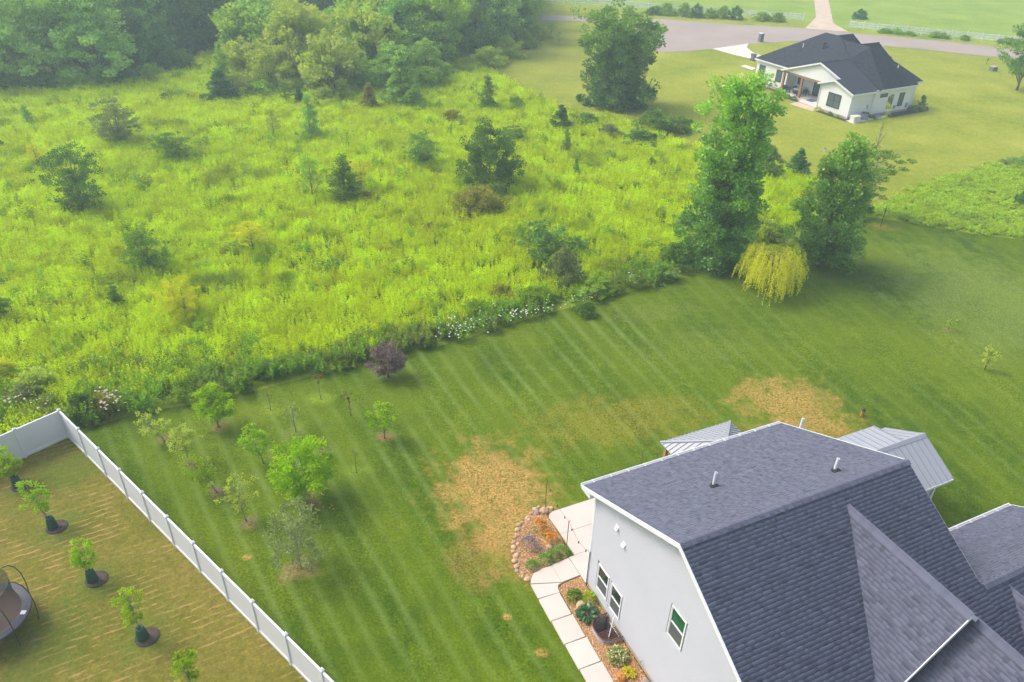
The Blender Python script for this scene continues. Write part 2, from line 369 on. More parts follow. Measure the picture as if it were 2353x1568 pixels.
edge_px = [(205, 985), (330, 945), (480, 925), (640, 885), (760, 855), (850, 835), (950, 802), (1040, 790), (1200, 737), (1330, 702), (1480, 662), (1560, 640), (1640, 622), (1700, 600), (1760, 572), (1850, 545), (1940, 520), (2010, 500), (2160, 525), (2250, 540), (2353, 552)]
edge = gp(edge_px)
patches = []
def pb(px, py, rx, ry, an, c, st):
    q = G(px, py); patches.append((q.x, q.y, rx, ry, an, c, st))
pb(1140, 1130, 3.0, 3.8, 0.3, TAN, 0.95); pb(1175, 1225, 1.6, 2.6, -0.2, TAN, 0.6); pb(1200, 1290, 0.9, 1.4, 0, BR, 0.8); pb(1080, 1280, 1.2, 1.8, 0.2, BR, 0.5)
pb(1810, 925, 3.2, 2.6, 0, TAN, 0.8); pb(1870, 985, 3.2, 1.2, 0, TAN, 0.6); pb(1420, 965, 6, 2.4, 0.2, (0.30, 0.26, 0.03), 0.6); pb(2100, 1170, 0.7, 1.3, 0, BR, 0.8)
pb(695, 1310, 0.95, 0.7, 0, (0.36, 0.24, 0.12), 0.8); pb(715, 1155, 0.6, 0.45, 0, (0.25, 0.15, 0.08), 0.9); pb(500, 1130, 0.5, 0.4, 0, (0.25, 0.16, 0.09), 0.85)
pb(573, 1200, 0.45, 0.4, 0, (0.30, 0.20, 0.12), 0.8); pb(430, 1065, 0.6, 0.4, 0, (0.24, 0.15, 0.09), 0.7); pb(375, 1010, 0.55, 0.45, 0, (0.30, 0.19, 0.12), 0.7)
pb(505, 980, 0.5, 0.45, 0, (0.36, 0.22, 0.10), 0.7); pb(885, 1005, 0.5, 0.45, 0, (0.30, 0.18, 0.09), 0.85); pb(2178, 760, 0.45, 0.35, 0, (0.36, 0.24, 0.12), 0.8)
pb(737, 915, 0.9, 0.6, 0, (0.26, 0.36, 0.03), 0.7); pb(625, 942, 0.8, 0.6, 0, (0.24, 0.33, 0.03), 0.6); pb(672, 995, 0.8, 0.7, 0, (0.22, 0.28, 0.06), 0.6); pb(820, 1085, 0.8, 0.6, 0, (0.22, 0.34, 0.04), 0.5); pb(740, 1045, 0.8, 0.6, 0, (0.22, 0.25, 0.08), 0.5)
pb(2025, 522, 1.2, 0.8, 0, BR, 0.6); pb(1900, 600, 1.2, 0.9, 0, BR, 0.5); pb(2000, 640, 6, 3.5, 0, (0.09, 0.15, 0.02), 0.45); pb(2260, 690, 7, 9, 0, (0.22, 0.30, 0.07), 0.55); pb(1165, 1418, 0.2, 0.15, 0, TAN, 0.9); pb(568, 1282, 0.2, 0.15, 0, TAN, 0.8); pb(1243, 1500, 0.3, 0.2, 0, TAN, 0.7); pb(1600, 800, 5, 2.5, 0.3, (0.16, 0.22, 0.03), 0.4); pb(1500, 720, 4, 1.2, 0.3, (0.20, 0.22, 0.05), 0.35); pb(1000, 770, 4, 0.5, 0.3, (0.24, 0.24, 0.05), 0.5)
lawn_m = ground_mat('mown_lawn', ((0.044, 0.100, 0.002), (0.084, 0.154, 0.003), (0.155, 0.222, 0.008)), patches, mow=((0.26, 0.37, 0.10), 0.46), fine=0.65)
lawn_poly = [F0.copy()] + [edge[0]] + edge[1:] + [Vector((120, 60)), Vector((120, -60)), Vector((-40, -60)), F0 + FD * 60]
flat('lawn', lawn_poly, 0.012, lawn_m, hole=pit)
nl_m = ground_mat('neighbour_lawn_grass', ((0.135, 0.155, 0.012), (0.19, 0.185, 0.025), (0.26, 0.21, 0.05)), mow=None, streak=((0.50, 0.31, 0.13), R(30), 0.34), fine=0.32,
                  blobs=[(-21.5, 28.8, 4.5, 1.6, R(50), (0.10, 0.17, 0.02), 0.7), (-18, 18, 1.8, 2.4, 0, (0.11, 0.17, 0.02), 0.7), (-17.5, 21.4, 1.2, 1.2, 0, (0.12, 0.20, 0.02), 0.6), (-20.7, 24.3, 1.2, 1.2, 0, (0.12, 0.20, 0.02), 0.6), (-14.2, 18.8, 1.3, 1.3, 0, (0.12, 0.19, 0.02), 0.6)])
flat('neighbour_lawn', [F0, F0 + FD * 60, F0 + FD * 60 - FN * 60, F0 - FN * 60], 0.018, nl_m)
fl_m = ground_mat('far_lawn_grass', ((0.20, 0.27, 0.02), (0.28, 0.33, 0.03), (0.37, 0.40, 0.055)), fine=0.2,
                  blobs=[(43, 70, 16, 8, 0.3, (0.20, 0.25, 0.02), 0.6), (8, 125, 6, 25, 0.0, (0.30, 0.32, 0.06), 0.5)])
far_px = [(1085, 158), (1160, 190), (1235, 235), (1310, 268), (1450, 285), (1540, 330), (1700, 372), (1800, 395), (1870, 420), (1960, 455), (2025, 470), (2100, 432), (2200, 402), (2353, 362)]
far_poly = gp(far_px) + [Vector((150, 78)), Vector((330, 90)), Vector((330, 420)), Vector((-200, 420)), G(1000, 40).to_2d()]
flat('far_lawn', far_poly, 0.012, fl_m)
pas_m = ground_mat('pasture_grass', ((0.19, 0.31, 0.035), (0.25, 0.38, 0.05), (0.33, 0.43, 0.07)), fine=0.15)
pasture = gp([(1268, 12), (1560, 30), (1845, 52), (1870, 60), (1950, 68), (2353, 108)]) + [Vector((330, 120)), Vector((330, 420)), Vector((-100, 420))]
flat('pasture', pasture, 0.024, pas_m)
road = gp([(790, 12), (830, 6), (1040, 22), (1265, 36), (1400, 40), (1500, 43), (1700, 58), (1870, 66), (1950, 76), (2150, 94), (2353, 116)]) + [Vector((200, 110)), Vector((200, 103))] + gp([(2353, 138), (2250, 128), (2100, 112), (1990, 103), (1900, 97), (1830, 95), (1760, 100), (1722, 102), (1640, 113), (1575, 119), (1512, 121), (1495, 105), (1480, 78), (1430, 60), (1325, 49), (1265, 48), (1040, 34), (830, 18)])
flat('road', road, 0.036, MT['asphalt'])
flat('farm_track', gp([(1868, -60), (1870, 0), (1875, 40), (1850, 66), (1950, 74), (1915, 55), (1903, 0), (1900, -60)]), 0.044, MT['track'])
drive = gp([(1636, 113), (1720, 101), (1716, 110), (1728, 120), (1748, 128), (1800, 140), (1760, 170), (1742, 160), (1745, 150), (1735, 138), (1690, 128)])
flat('driveway', drive, 0.048, MT['far_concrete'])
flat('walkway', gp([(1700, 153), (1712, 150), (1738, 158), (1728, 162)]), 0.05, MT['far_concrete'])

# ------------------------------------------------------------------ privacy fence
def bevel_mesh(me, w_):
    bm = bmesh.new(); bm.from_mesh(me); bmesh.ops.bevel(bm, geom=bm.edges[:], offset=w_, segments=1, affect='EDGES'); bm.to_mesh(me); bm.free()
pm = MB(); pm.box((-0.065, -0.065, 0), (0.065, 0.065, 1.86)); post_me = pm.mesh('fence_post'); post_me.materials.append(MT['white_vinyl']); bevel_mesh(post_me, 0.006)
cm = MB(); cm.box((-0.08, -0.08, 1.86), (0.08, 0.08, 1.89)); cm.add([(-.08,-.08,1.89),(.08,-.08,1.89),(.08,.08,1.89),(-.08,.08,1.89),(0,0,1.95)], [(0,1,4),(1,2,4),(2,3,4),(3,0,4)])
cap_me = cm.mesh('post_cap'); cap_me.materials.append(MT['white_vinyl'])
L_ = FS - 0.13
pn = MB(); nb = 13
for i in range(nb):                      # tongue and groove boards
    a = 0.07 + L_ * i / nb; b = 0.07 + L_ * (i + 1) / nb - 0.006
    pn.box((a, -0.011, 0.16), (b, 0.011, 1.70))
pn.box((0.07, -0.006, 0.16), (0.07 + L_, 0.006, 1.70))
panel_me = pn.mesh('fence_panel'); panel_me.materials.append(MT['white_vinyl'])
rl = MB(); rl.box((0.066, -0.042, 1.69), (0.066 + L_, 0.042, 1.83)); top_me = rl.mesh('top_rail'); top_me.materials.append(MT['white_vinyl']); bevel_mesh(top_me, 0.006)
rl = MB(); rl.box((0.066, -0.042, 0.05), (0.066 + L_, 0.042, 0.20)); bot_me = rl.mesh('bottom_rail'); bot_me.materials.append(MT['white_vinyl']); bevel_mesh(bot_me, 0.006)
def privacy_fence(p0, ang, n, start, label, s=1.0):
    e = empty('privacy_fence', label, 'fence', (p0.x, p0.y, 0), ang)
    for i in range(n + 1):
        if i >= start:
            po = link('post', post_me, None, e, (i * FS * s, 0, 0)); link('cap', cap_me, None, po)
        if i < n:
            for nm, me in (('panel', panel_me), ('top_rail', top_me), ('bottom_rail', bot_me)):
                o = link(nm, me, None, e, (i * FS * s, 0, 0)); o.scale = (s, 1, 1)
privacy_fence(F0, -0.702994, 15, 0, 'long white vinyl privacy fence running diagonally down the lawn')
privacy_fence(F0, math.atan2(-FN.y, -FN.x), 5, 1, 'white vinyl privacy fence closing the neighbouring yard towards the meadow', 0.968)

# ------------------------------------------------------------------ shingled roofs
def clip_spans(poly, t):
    xs = []
    n = len(poly)
    for i in range(n):
        (x0, y0), (x1, y1) = poly[i], poly[(i + 1) % n]
        if (y0 <= t) != (y1 <= t): xs.append(x0 + (t - y0) / (y1 - y0) * (x1 - x0))
    xs.sort(); return list(zip(xs[0::2], xs[1::2]))
SHINGLES = []      # (world point, MB, tone)
def shingle_plane(poly, eave_dir, house_stuff, exposure=0.142, seed=0, thick=0.0035):
    """poly: local 3D points of a roof plane; eave_dir: horizontal unit vector along the courses. returns list of shingle vertex sets"""
    rnd = random.Random(seed)
    es = Vector(eave_dir).normalized(); o = Vector(poly[0])
    nm = Vector((0, 0, 0)); pv = [Vector(p) for p in poly]
    for i in range(len(pv)): nm += (pv[i] - o).cross(pv[(i + 1) % len(pv)] - o)
    nm.normalize()
    if nm.z < 0: nm = -nm
    et = nm.cross(es)
    if et.z < 0: et = -et
    p2 = [((p - o).dot(es), (p - o).dot(et)) for p in pv]
    t0 = min(p[1] for p in p2); t1 = max(p[1] for p in p2)
    k = 0; t = t0; lam = True
    while t < t1:
        tc = min(t + exposure * 0.5, t1 - 0.001)
        for (a, b) in clip_spans(p2, tc):
            x = a - (rnd.random() * 0.2 if False else 0); 
            while x < b - 0.01:
                lam = not lam if rnd.random() < .9 else lam
                w_ = (rnd.uniform(0.12, 0.34) if lam else rnd.uniform(0.08, 0.19)) * (1.35 if exposure > .15 else 1); x2 = min(x + w_, b)
                if b - x2 < 0.06: x2 = b
                th = thick + (0.003 if lam else 0.0); tone = rnd.uniform(0.36, 0.74) if lam else rnd.uniform(0.22, 0.56)
                if rnd.random() < 0.17: tone = rnd.choice((rnd.uniform(0.8, 1.05), rnd.uniform(-.25, .1)))
                lo = o + es * x + et * t; hi = o + es * x + et * min(t + exposure * 1.05, t1)
                d = es * (x2 - x)
                f = rnd.uniform(-0.003, 0.003)
                lo = lo + et * f
                vs = [lo, lo + d, hi + d, hi, lo + nm * th, lo + d + nm * th, hi + d + nm * 0.004, hi + nm * 0.004]
                if not lam:      # printed dark band; paints in the shade under the course above
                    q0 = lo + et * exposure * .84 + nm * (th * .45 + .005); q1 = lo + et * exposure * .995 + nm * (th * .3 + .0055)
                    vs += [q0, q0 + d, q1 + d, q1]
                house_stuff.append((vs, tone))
                x = x2
        t += exposure
    return nm
SH_F = [(4,5,6,7),(0,1,5,4)]
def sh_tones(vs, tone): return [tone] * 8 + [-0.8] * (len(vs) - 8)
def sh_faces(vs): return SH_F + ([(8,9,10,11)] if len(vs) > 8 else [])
def sh_mesh(name, items):
    V = []; F = []; T = []
    for vs, tone in items:
        n = len(V); V += [tuple(v) for v in vs]; F += [[i + n for i in f] for f in sh_faces(vs)]; T += sh_tones(vs, tone)
    return fast_mesh(name, np.array(V), np.array(F), {'tone': T})
def slab(poly, thick, roof, name, mat):
    m = MB(); pv = [Vector(p) for p in poly]; m.prism(pv, (0, 0, -thick)); return m.build(name, mat, roof)

house = empty('two_storey_house', 'large white sided house with dark shingle roof filling the lower right corner', 'house', A1, R(25.68))
def hb(name, mat, a, b, parent=house): return part_box(name, mat, parent, a, b)
zr = 8.17; vr = -5.37
rear = lambda v: zr - 0.4439 * (v - vr); front = lambda v: zr - 0.595 * (vr - v)
XL, XR = -0.35, 9.86
planes = {
 'rear': ([(XL, .62, rear(.62)), (XR, .62, rear(.62)), (XR, vr, zr), (XL, vr, zr)], (1, 0, 0)),
 'front': ([(XL, -12.3, front(-12.3)), (XR, -12.3, front(-12.3)), (XR, vr, zr), (XL, vr, zr)], (1, 0, 0)),
}
GU, GZ, GV = 6.42, 7.82, -10.95          # upper front gable ridge
gs, gt = 1.11, 0.98
planes['gable_left'] = ([(GU, -5.96, GZ), (GU, GV, GZ), (GU - (GZ - front(GV)) / gs, GV, front(GV))], (0, 1, 0))
planes['gable_right'] = ([(GU, -5.96, GZ), (GU, GV, GZ), (GU + (GZ - front(GV)) / gt, GV, front(GV))], (0, 1, 0))
LU, LZ, LV0, LV1 = 6.83, 7.40, -10.62, -17.0
planes['lower_left'] = ([(LU, LV0, LZ), (LU, LV1, LZ), (LU - 3.9 / gs, LV1, LZ - 3.9), (LU - 3.9 / gs, LV0, LZ - 3.9)], (0, 1, 0))
planes['lower_right'] = ([(LU, -10.0, LZ), (LU, LV1, LZ), (LU + 3.9 / gt, LV1, LZ - 3.9), (LU + 3.9 / gt, -10.0, LZ - 3.9)], (0, 1, 0))
WR, WV, WX = 5.75, -9.44, 17.05
wre = lambda v: WR - 0.595 * (v - WV); wfr = lambda v: WR - 0.595 * (WV - v)
planes['wing_rear'] = ([(9.55, -6.15, wre(-6.15)), (WX, -6.15, wre(-6.15)), (WX, WV, WR), (9.55, WV, WR)], (1, 0, 0))
planes['wing_front'] = ([(9.87, -13.0, wfr(-13)), (WX, -13.0, wfr(-13)), (WX, WV, WR), (9.87, WV, WR)], (1, 0, 0))
DU, DZ = 11.0, 5.5
planes['dormer_left'] = ([(DU, -9.56, DZ), (DU, -15.5, DZ), (DU - 1.35, -15.5, DZ - 1.5), (DU - 1.35, WV - (WR - DZ + 1.5) / 0.595, DZ - 1.5)], (0, 1, 0))
planes['dormer_right'] = ([(DU, -9.56, DZ), (DU, -15.5, DZ), (DU + 1.35, -15.5, DZ - 1.5), (DU + 1.35, WV - (WR - DZ + 1.5) / 0.595, DZ - 1.5)], (0, 1, 0))
allsh = []; roof_objs = []
roof = slab(planes['rear'][0], 0.16, house, 'roof', MT['shingle'])
for k, (nm_, (poly, ed)) in enumerate(planes.items()):
    if nm_ != 'rear': slab(poly, 0.14, house, 'roof', MT['shingle'])
    shingle_plane(poly, ed, allsh, seed=k + 3)
camL = Matrix.Rotation(-R(25.68), 3, 'Z') @ (cam.location - A1)
def shk(item):
    vs = item[0]; c = (vs[4] + vs[6]) / 2; d = c - camL; nrm = (vs[5] - vs[4]).cross(vs[7] - vs[4]).normalized()
    # visible size: near ones facing the camera, inside the picture
    wp = house.matrix_world
    W_ = A1 + U1 * c.x + V1 * c.y + Vector((0, 0, c.z)); q = W_ - cam.location; zc = q.dot(_f)
    x = PW / 2 + FPX * q.dot(_r) / zc; y = PH / 2 - FPX * q.dot(_u) / zc
    if not (5 < x < 2348 and 5 < y < 1563): return 0
    return (vs[5] - vs[4]).length * max(0.0, -nrm.dot(d.normalized())) / d.length ** 2
allsh.sort(key=shk, reverse=True)
for vs, tone in allsh[:300]:
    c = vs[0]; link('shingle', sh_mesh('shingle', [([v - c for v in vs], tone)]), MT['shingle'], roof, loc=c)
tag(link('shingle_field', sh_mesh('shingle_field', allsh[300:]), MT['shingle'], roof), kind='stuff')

# ridge caps
def ridge(p, q, sl, sr, parent, wid=0.17, mat=None):
    """row of overlapping cap shingles along p-q; sl, sr: drop per metre to either side"""
    p = Vector(p); q = Vector(q); d = (q - p); L = d.length; d.normalize(); side = Vector((d.y, -d.x, 0)).normalized()
    m = MB(); n = max(1, int(L / 0.2)); st = L / n
    for i in range(n):
        a = p + d * st * i; b = a + d * st * 1.1
        prof = [(-wid, -wid * sl), (-wid * .45, -wid * .45 * sl + .012), (-0.03, 0.01), (0.03, 0.01), (wid * .45, -wid * .45 * sr + .012), (wid, -wid * sr)]
        v1 = [a + side * x + Vector((0, 0, z + 0.050)) for x, z in prof]; v2 = [b + side * x + Vector((0, 0, z + 0.038)) for x, z in prof]
        v0 = [v - Vector((0, 0, 0.03)) for v in v1]
        m.add(v1 + v2 + v0, [(j, j + 1, 7 + j, 6 + j) for j in range(5)] + [(12 + j, 13 + j, j + 1, j) for j in range(5)], random.uniform(0.3, 0.8))
    return m.build('ridge_cap', mat or MT['shingle'], parent)
ridge((XL, vr, zr), (XR, vr, zr), .595, .444, house)
ridge((GU, -5.98, GZ), (GU, GV, GZ), gt, gs, house)
ridge((LU, -10.9, LZ), (LU, LV1, LZ), gt, gs, house)
ridge((9.9, WV, WR), (WX, WV, WR), .595, .53, house)
ridge((DU, -9.56, DZ), (DU, -15.5, DZ), 1.1, 1.1, house, 0.14)
# fascia and rakes
def fascia(pts, out, parent=house, h=0.2, dz=0.02, name='fascia', mat=None, th=0.03):
    m = MB()
    for p, q in zip(pts[:-1], pts[1:]):
        p = Vector(p); q = Vector(q); o_ = Vector(out) * th
        a = [p + Vector((0, 0, dz)), q + Vector((0, 0, dz)), q + Vector((0, 0, dz - h)), p + Vector((0, 0, dz - h))]
        m.prism(a, o_)
    return m.build(name, mat or MT['white_trim'], parent)
fascia([(XL, .62, rear(.62)), (XL, vr, zr), (XL, -12.3, front(-12.3))], (-1, 0, 0))
fascia([(XR, .62, rear(.62)), (XR, vr, zr)], (1, 0, 0)); fascia([(XR, vr, zr), (XR, -9.3, front(-9.3))], (1, 0, 0), dz=-.02, h=.16)
gl0 = (GU - (GZ - front(GV)) / gs, GV, front(GV)); gr0 = (GU + (GZ - front(GV)) / gt, GV, front(GV))
fascia([gl0, (GU, GV, GZ), gr0], (0, -1, 0), h=0.2)
fascia([(LU - 3.9 / gs, LV1, LZ - 3.9), (LU, LV1, LZ), (LU + 3.9 / gt, LV1, LZ - 3.9)], (0, -1, 0))
fascia([(WX, -6.15, wre(-6.15)), (WX, WV, WR), (WX, -13, wfr(-13))], (1, 0, 0))
fascia([(DU - 1.35, -12.2, DZ - 1.5), (DU - 1.35, -15.5, DZ - 1.5)], (-1, 0, 0), h=0.15)
# gutters with hanger straps (open channel along the rear eaves)
def gutter(x0, x1, v, z, parent):
    m = MB(); m.box((x0, v + .001, z - .14), (x1, v + .012, z + .005)); m.box((x0, v + .012, z - .14), (x1, v + .11, z - .128)); m.box((x0, v + .11, z - .14), (x1, v + .125, z - .0))
    m.box((x0, v + .012, z - .128), (x0 + .01, v + .11, z - .0)); m.box((x1 - .01, v + .012, z - .128), (x1, v + .11, z - .0))
    m.box((x0, v + .105, z), (x1, v + .135, z + .012))
    g = m.build('gutter', MT['white_trim'], parent)
    x = x0 + .5
    while x < x1:
        m = MB(); m.box((x, v - .05, z + .022), (x + .035, v + .13, z + .030)); m.build('hanger', MT['white_trim'], g); x += .82
gutter(XL, XR, .62, rear(.62) - .0, house); gutter(9.9, WX, -6.15, wre(-6.15), house)
# walls ---------------------------------------------------------------
def wall_poly(poly, off, name='wall', mat=None, parent=house):
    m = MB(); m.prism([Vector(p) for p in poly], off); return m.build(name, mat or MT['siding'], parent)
ztop = lambda v: (rear(v) if v > vr else front(v)) - 0.17
gw = [(0.0, 0, 0.0), (0.0, 0, ztop(0)), (0.0, vr, ztop(vr)), (0.0, -12, ztop(-12)), (0.0, -12, 0.0)]
wins = [(-1.53, -0.68, 0.80, 2.20), (-2.52, -1.72, 0.73, 2.15), (-6.12, -5.27, 3.43, 4.93)]
# sheathing set back behind the siding
wall_poly([(0.04, p[1], p[2]) for p in gw], (0.1, 0, 0))
sd_ = MB(); z = 0.30; ex = 0.102
def wall_span(z):
    lo = -12.0; hi = 0.0
    zz = z + ex
    v_hi = vr + (zr - 0.17 - zz) / 0.4439; v_lo = vr - (zr - 0.17 - zz) / 0.595
    return max(lo, v_lo), min(hi, v_hi)
while z < 7.95:
    lo, hi = wall_span(z)
    if hi > lo:
        segs = [(lo, hi)]
        for (a, b, c, d) in wins:
            if z + ex > c - 0.05 and z < d + 0.05:
                ns = []
                for (p, q) in segs:
                    if b + .05 <= p or a - .05 >= q: ns.append((p, q)); continue
                    if p < a - .05: ns.append((p, a - .05))
                    if q > b + .05: ns.append((b + .05, q))
                segs = ns
        for (p, q) in segs:
            sd_.add([(-0.024, p, z), (-0.024, q, z), (-0.024, q, z + ex * .55), (-0.024, p, z + ex * .55), (-0.006, q, z + ex - .013), (-0.006, p, z + ex - .013), (0.04, p, z), (0.04, q, z), (0.04, p, z + ex - .013), (0.04, q, z + ex - .013)],
                    [(0,1,2,3),(3,2,4,5),(0,6,7,1),(5,4,9,8)])
    z += ex
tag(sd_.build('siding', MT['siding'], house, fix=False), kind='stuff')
hb('foundation', MT['foundation'], (0.02, -12, 0), (0.14, 0, 0.30))
hb('corner_board', MT['white_trim'], (-0.03, 0.001, 0.28), (0.07, 0.10, ztop(0) - 0.02))
wall_poly([(0.14, -0.1, 0), (9.5, -0.1, 0), (9.5, -0.1, 5.6), (0.14, -0.1, 5.6)], (0, 0.1, 0))
wall_poly([(9.5, 0, 0), (9.5, 0, ztop(0)), (9.5, vr, ztop(vr)), (9.5, -12, ztop(-12)), (9.5, -12, 0)], (-0.1, 0, 0))
wall_poly([(0.14, -12, 0), (9.4, -12, 0), (9.4, -12, ztop(-12)), (0.14, -12, ztop(-12))], (0, 0.1, 0))
wall_poly([(gl0[0] + .3, GV + .35, gl0[2] - .1), (GU, GV + .35, GZ - .2), (gr0[0] - .3, GV + .35, gr0[2] - .1)], (0, 0.08, 0))
wall_poly([(LU - 3.3, LV1 + .35, 0), (LU - 3.3, LV1 + .35, 3.8), (LU, LV1 + .35, LZ - .2), (LU + 3.3, LV1 + .35, 3.8), (LU + 3.3, LV1 + .35, 0)], (0, 0.1, 0))
for x in (LU - 3.3, LU + 3.2): hb('wall', MT['siding'], (x, LV1 + .46, 0), (x + .1, -12.12, 3.7))
wall_poly([(9.62, -6.25, 0), (17.35, -6.25, 0), (17.35, -6.25, 3.2), (9.62, -6.25, 3.2)], (0, -0.1, 0))
wall_poly([(17.4, -6.3, 0), (17.4, -6.3, 3.25), (17.4, WV, WR - .2), (17.4, -12.8, 3.0), (17.4, -12.8, 0)], (-0.1, 0, 0))
wall_poly([(9.62, -12.8, 0), (17.25, -12.8, 0), (17.25, -12.8, 2.9), (9.62, -12.8, 2.9)], (0, 0.1, 0))
# soffit return at the rear left corner
hb('soffit_return', MT['white_trim'], (XL + .001, 0.02, 5.30), (0.0, .61, 5.50))
m = MB(); m.prism([(XL + .02, .60, rear(.60) - .18), (-.02, .60, rear(.60) - .18), (-.02, vr, zr - .18), (XL + .02, vr, zr - .18)], (0, 0, -.02)); m.prism([(XL + .02, -12.2, front(-12.2) - .18), (-.02, -12.2, front(-12.2) - .18), (-.02, vr, zr - .18), (XL + .02, vr, zr - .18)], (0, 0, -.02))
m.build('soffit', MT['white_trim'], house)
# double-hung windows in the gable wall
def hung_window(a, b, c, d, lower, upper):
    f = MB(); e = .05
    f.box((-.035, a, c), (.03, a + e, d)); f.box((-.035, b - e, c), (.03, b, d)); f.box((-.035, a + e, c), (.03, b - e, c + e)); f.box((-.035, a + e, d - e), (.03, b - e, d))
    w_ = f.build('window', MT['white_trim'], house); mid = (c + d) / 2
    part_box('meeting_rail', MT['white_trim'], w_, (-.022, a + e, mid - .025), (.02, b - e, mid + .025))
    part_box('pane', lower, w_, (.0, a + e, c + e), (.01, b - e, mid - .025)); part_box('pane', upper, w_, (.012, a + e, mid + .025), (.022, b - e, d - e))
    s = MB(); s.box((-.018, a + e, c + e), (.0, a + e + .03, d - e)); s.box((-.018, b - e - .03, c + e), (.0, b - e, d - e)); s.build('sash', MT['white_trim'], w_)
hung_window(*wins[0], MT['screen'], MT['glass']); hung_window(*wins[1], MT['screen'], MT['glass']); hung_window(*wins[2], MT['screen'], MT['green_reflection_glass'])
# small white vent hoods high on the gable wall
for (v, z) in ((-1.60, 5.15), (-2.16, 4.78)):
    m = MB(); m.box((-.03, v - .11, z - .11), (-.015, v + .11, z + .11)); m.add([(-.03, v - .09, z + .09), (-.03, v + .09, z + .09), (-.13, v + .09, z - .08), (-.13, v - .09, z - .08), (-.03, v - .09, z - .08), (-.03, v + .09, z - .08)], [(0,1,2,3),(0,3,4),(1,5,2),(3,2,5,4)])
    m.build('vent_hood', MT['white_trim'], house)
m = MB(); m.tube([(-.02, -4.35, .55), (-.12, -4.35, .55)], .018, 8); m.box((-.14, -4.37, .45), (-.10, -4.33, .6)); m.build('hose_tap', MT['galv'], house)
for (u_, v_, h_, r_) in ((3.31, -2.63, .68, .055), (7.38, -4.37, .6, .055), (9.98, -0.35, .5, .06)):
    z0 = rear(v_); m = MB(); m.lathe([(r_, -.05 if u_ < 9.8 else -z0), (r_, h_), (r_ * .8, h_), (r_ * .8, h_ - .08)], 12, (u_, v_, z0)); p_ = m.build('vent_pipe', MT['white_pipe'], house)
    if u_ > 9.8: continue      # the flue outside the right wall rises from the ground
    m = MB(); m.lathe([(.13, -.03), (.13, .045), (.085, .06), (.075, .10)], 12, (u_, v_, z0)); m.box((u_ - .16, v_ - .14, z0 - .02), (u_ + .16, v_ - .02, z0 + .09)); m.build('flashing', MT['dark_metal'], p_)
# fallen specks (petals) on the roof
# ------------------------------------------------------------------ metal roofed shed and pavilion
def seam_roof(poly, ed, parent, pitch=0.38, name='roof'):
    """standing seam roof plane: slab, pan pieces and raised ribs"""
    pv = [Vector(p) for p in poly]; o = pv[0]; es = Vector(ed).normalized(); nm = Vector((0, 0, 0))
    for i in range(len(pv)): nm += (pv[i] - o).cross(pv[(i + 1) % len(pv)] - o)
    nm.normalize(); nm = nm if nm.z > 0 else -nm
    et = nm.cross(es); et = et if et.z > 0 else -et
    p2 = [((p - o).dot(es), (p - o).dot(et)) for p in pv]
    sw = [(b, a) for a, b in p2]
    m = MB(); m.prism(pv, -nm * .06); base = m.build(name, MT['seam_metal'], parent)
    x = min(p[0] for p in p2); x1 = max(p[0] for p in p2)
    k = 0
    while x < x1 - .01:
        xe = min(x + pitch, x1); sp = clip_spans(sw, x + .01); sq = clip_spans(sw, xe - .01)
        if sp and sq:
            a, b = sp[0]; c, d = sq[0]
            P = lambda s_, t_, h_=0: o + es * s_ + et * t_ + nm * h_
            m = MB(); m.prism([P(x + .012, a, .003), P(xe - .012, c, .003), P(xe - .012, d, .003), P(x + .012, b, .003)], nm * .004); m.build('metal_panel', MT['seam_metal'], base)
            m = MB(); m.bar(P(xe, c, .022), P(xe, d, .022), .028, .04, nm); m.build('seam', MT['grey_metal'], base)
        x = xe
    return base
shed = empty('garden_shed', 'white sided shed with light grey standing seam metal roof behind the big house', 'shed', A1, R(25.68))
SZ, SR, SV = 2.6, 3.74, -1.2; sx1 = 17.62; sx0 = 11.2
seam_roof([(sx0, -3.25, SZ), (sx1, -3.25, SZ), (sx1, SV, SR), (sx0, SV, SR)], (1, 0, 0), shed)
seam_roof([(16.2, .82, SZ), (sx1, .82, SZ), (sx1, SV, SR), (14.9, SV, SR), (14.9, .82, SZ)][:4] if False else [(15.0, .82, SZ), (sx1, .82, SZ), (sx1, SV, SR), (15.0, SV, SR)], (1, 0, 0), shed)
seam_roof([(sx0, .50, 3.41), (16.2, .50, 3.41), (16.2, SV, SR + .03), (sx0, SV, SR + .03)], (1, 0, 0), shed)
m = MB(); m.prism([(16.2, .50, 3.40), (16.2, SV, SR + .02), (16.2, SV, SR - .06), (16.2, .50, 2.85)], (-.04, 0, 0)); m.build('cheek', MT['white_trim'], shed)
m = MB(); m.prism([(sx0, SV - .16, SR - .055), (sx1, SV - .16, SR - .055), (sx1, SV, SR + .075), (sx0, SV, SR + .075)], (0, 0, -.02)); m.prism([(sx0, SV + .16, SR - .02), (sx1, SV + .16, SR - .02), (sx1, SV, SR + .075), (sx0, SV, SR + .075)], (0, 0, -.02)); m.build('ridge_cap', MT['seam_metal'], shed)
m = MB(); m.prism([(16.95, -2.95, 0), (16.95, -2.95, 2.60), (16.95, SV, SR - .16), (16.95, .55, 2.62), (16.95, .55, 0)], (-.08, 0, 0)); m.build('wall', MT['siding'], shed)
part_box('wall', MT['siding'], shed, (sx0 + .4, -2.95, 0), (16.86, -2.87, 2.58)); part_box('wall', MT['siding'], shed, (sx0 + .4, .47, 0), (16.86, .55, 2.7))
part_box('wall', MT['siding'], shed, (sx0 + .4, -2.86, 0), (sx0 + .48, .46, 2.6))
part_box('corner_board', MT['white_trim'], shed, (16.87, -3.03, 0), (17.0, -2.955, 2.56))
m = MB(); m.box((sx0, -3.28, SZ - .13), (sx1, -3.25, SZ - .0)); m.build('fascia', MT['white_trim'], shed)
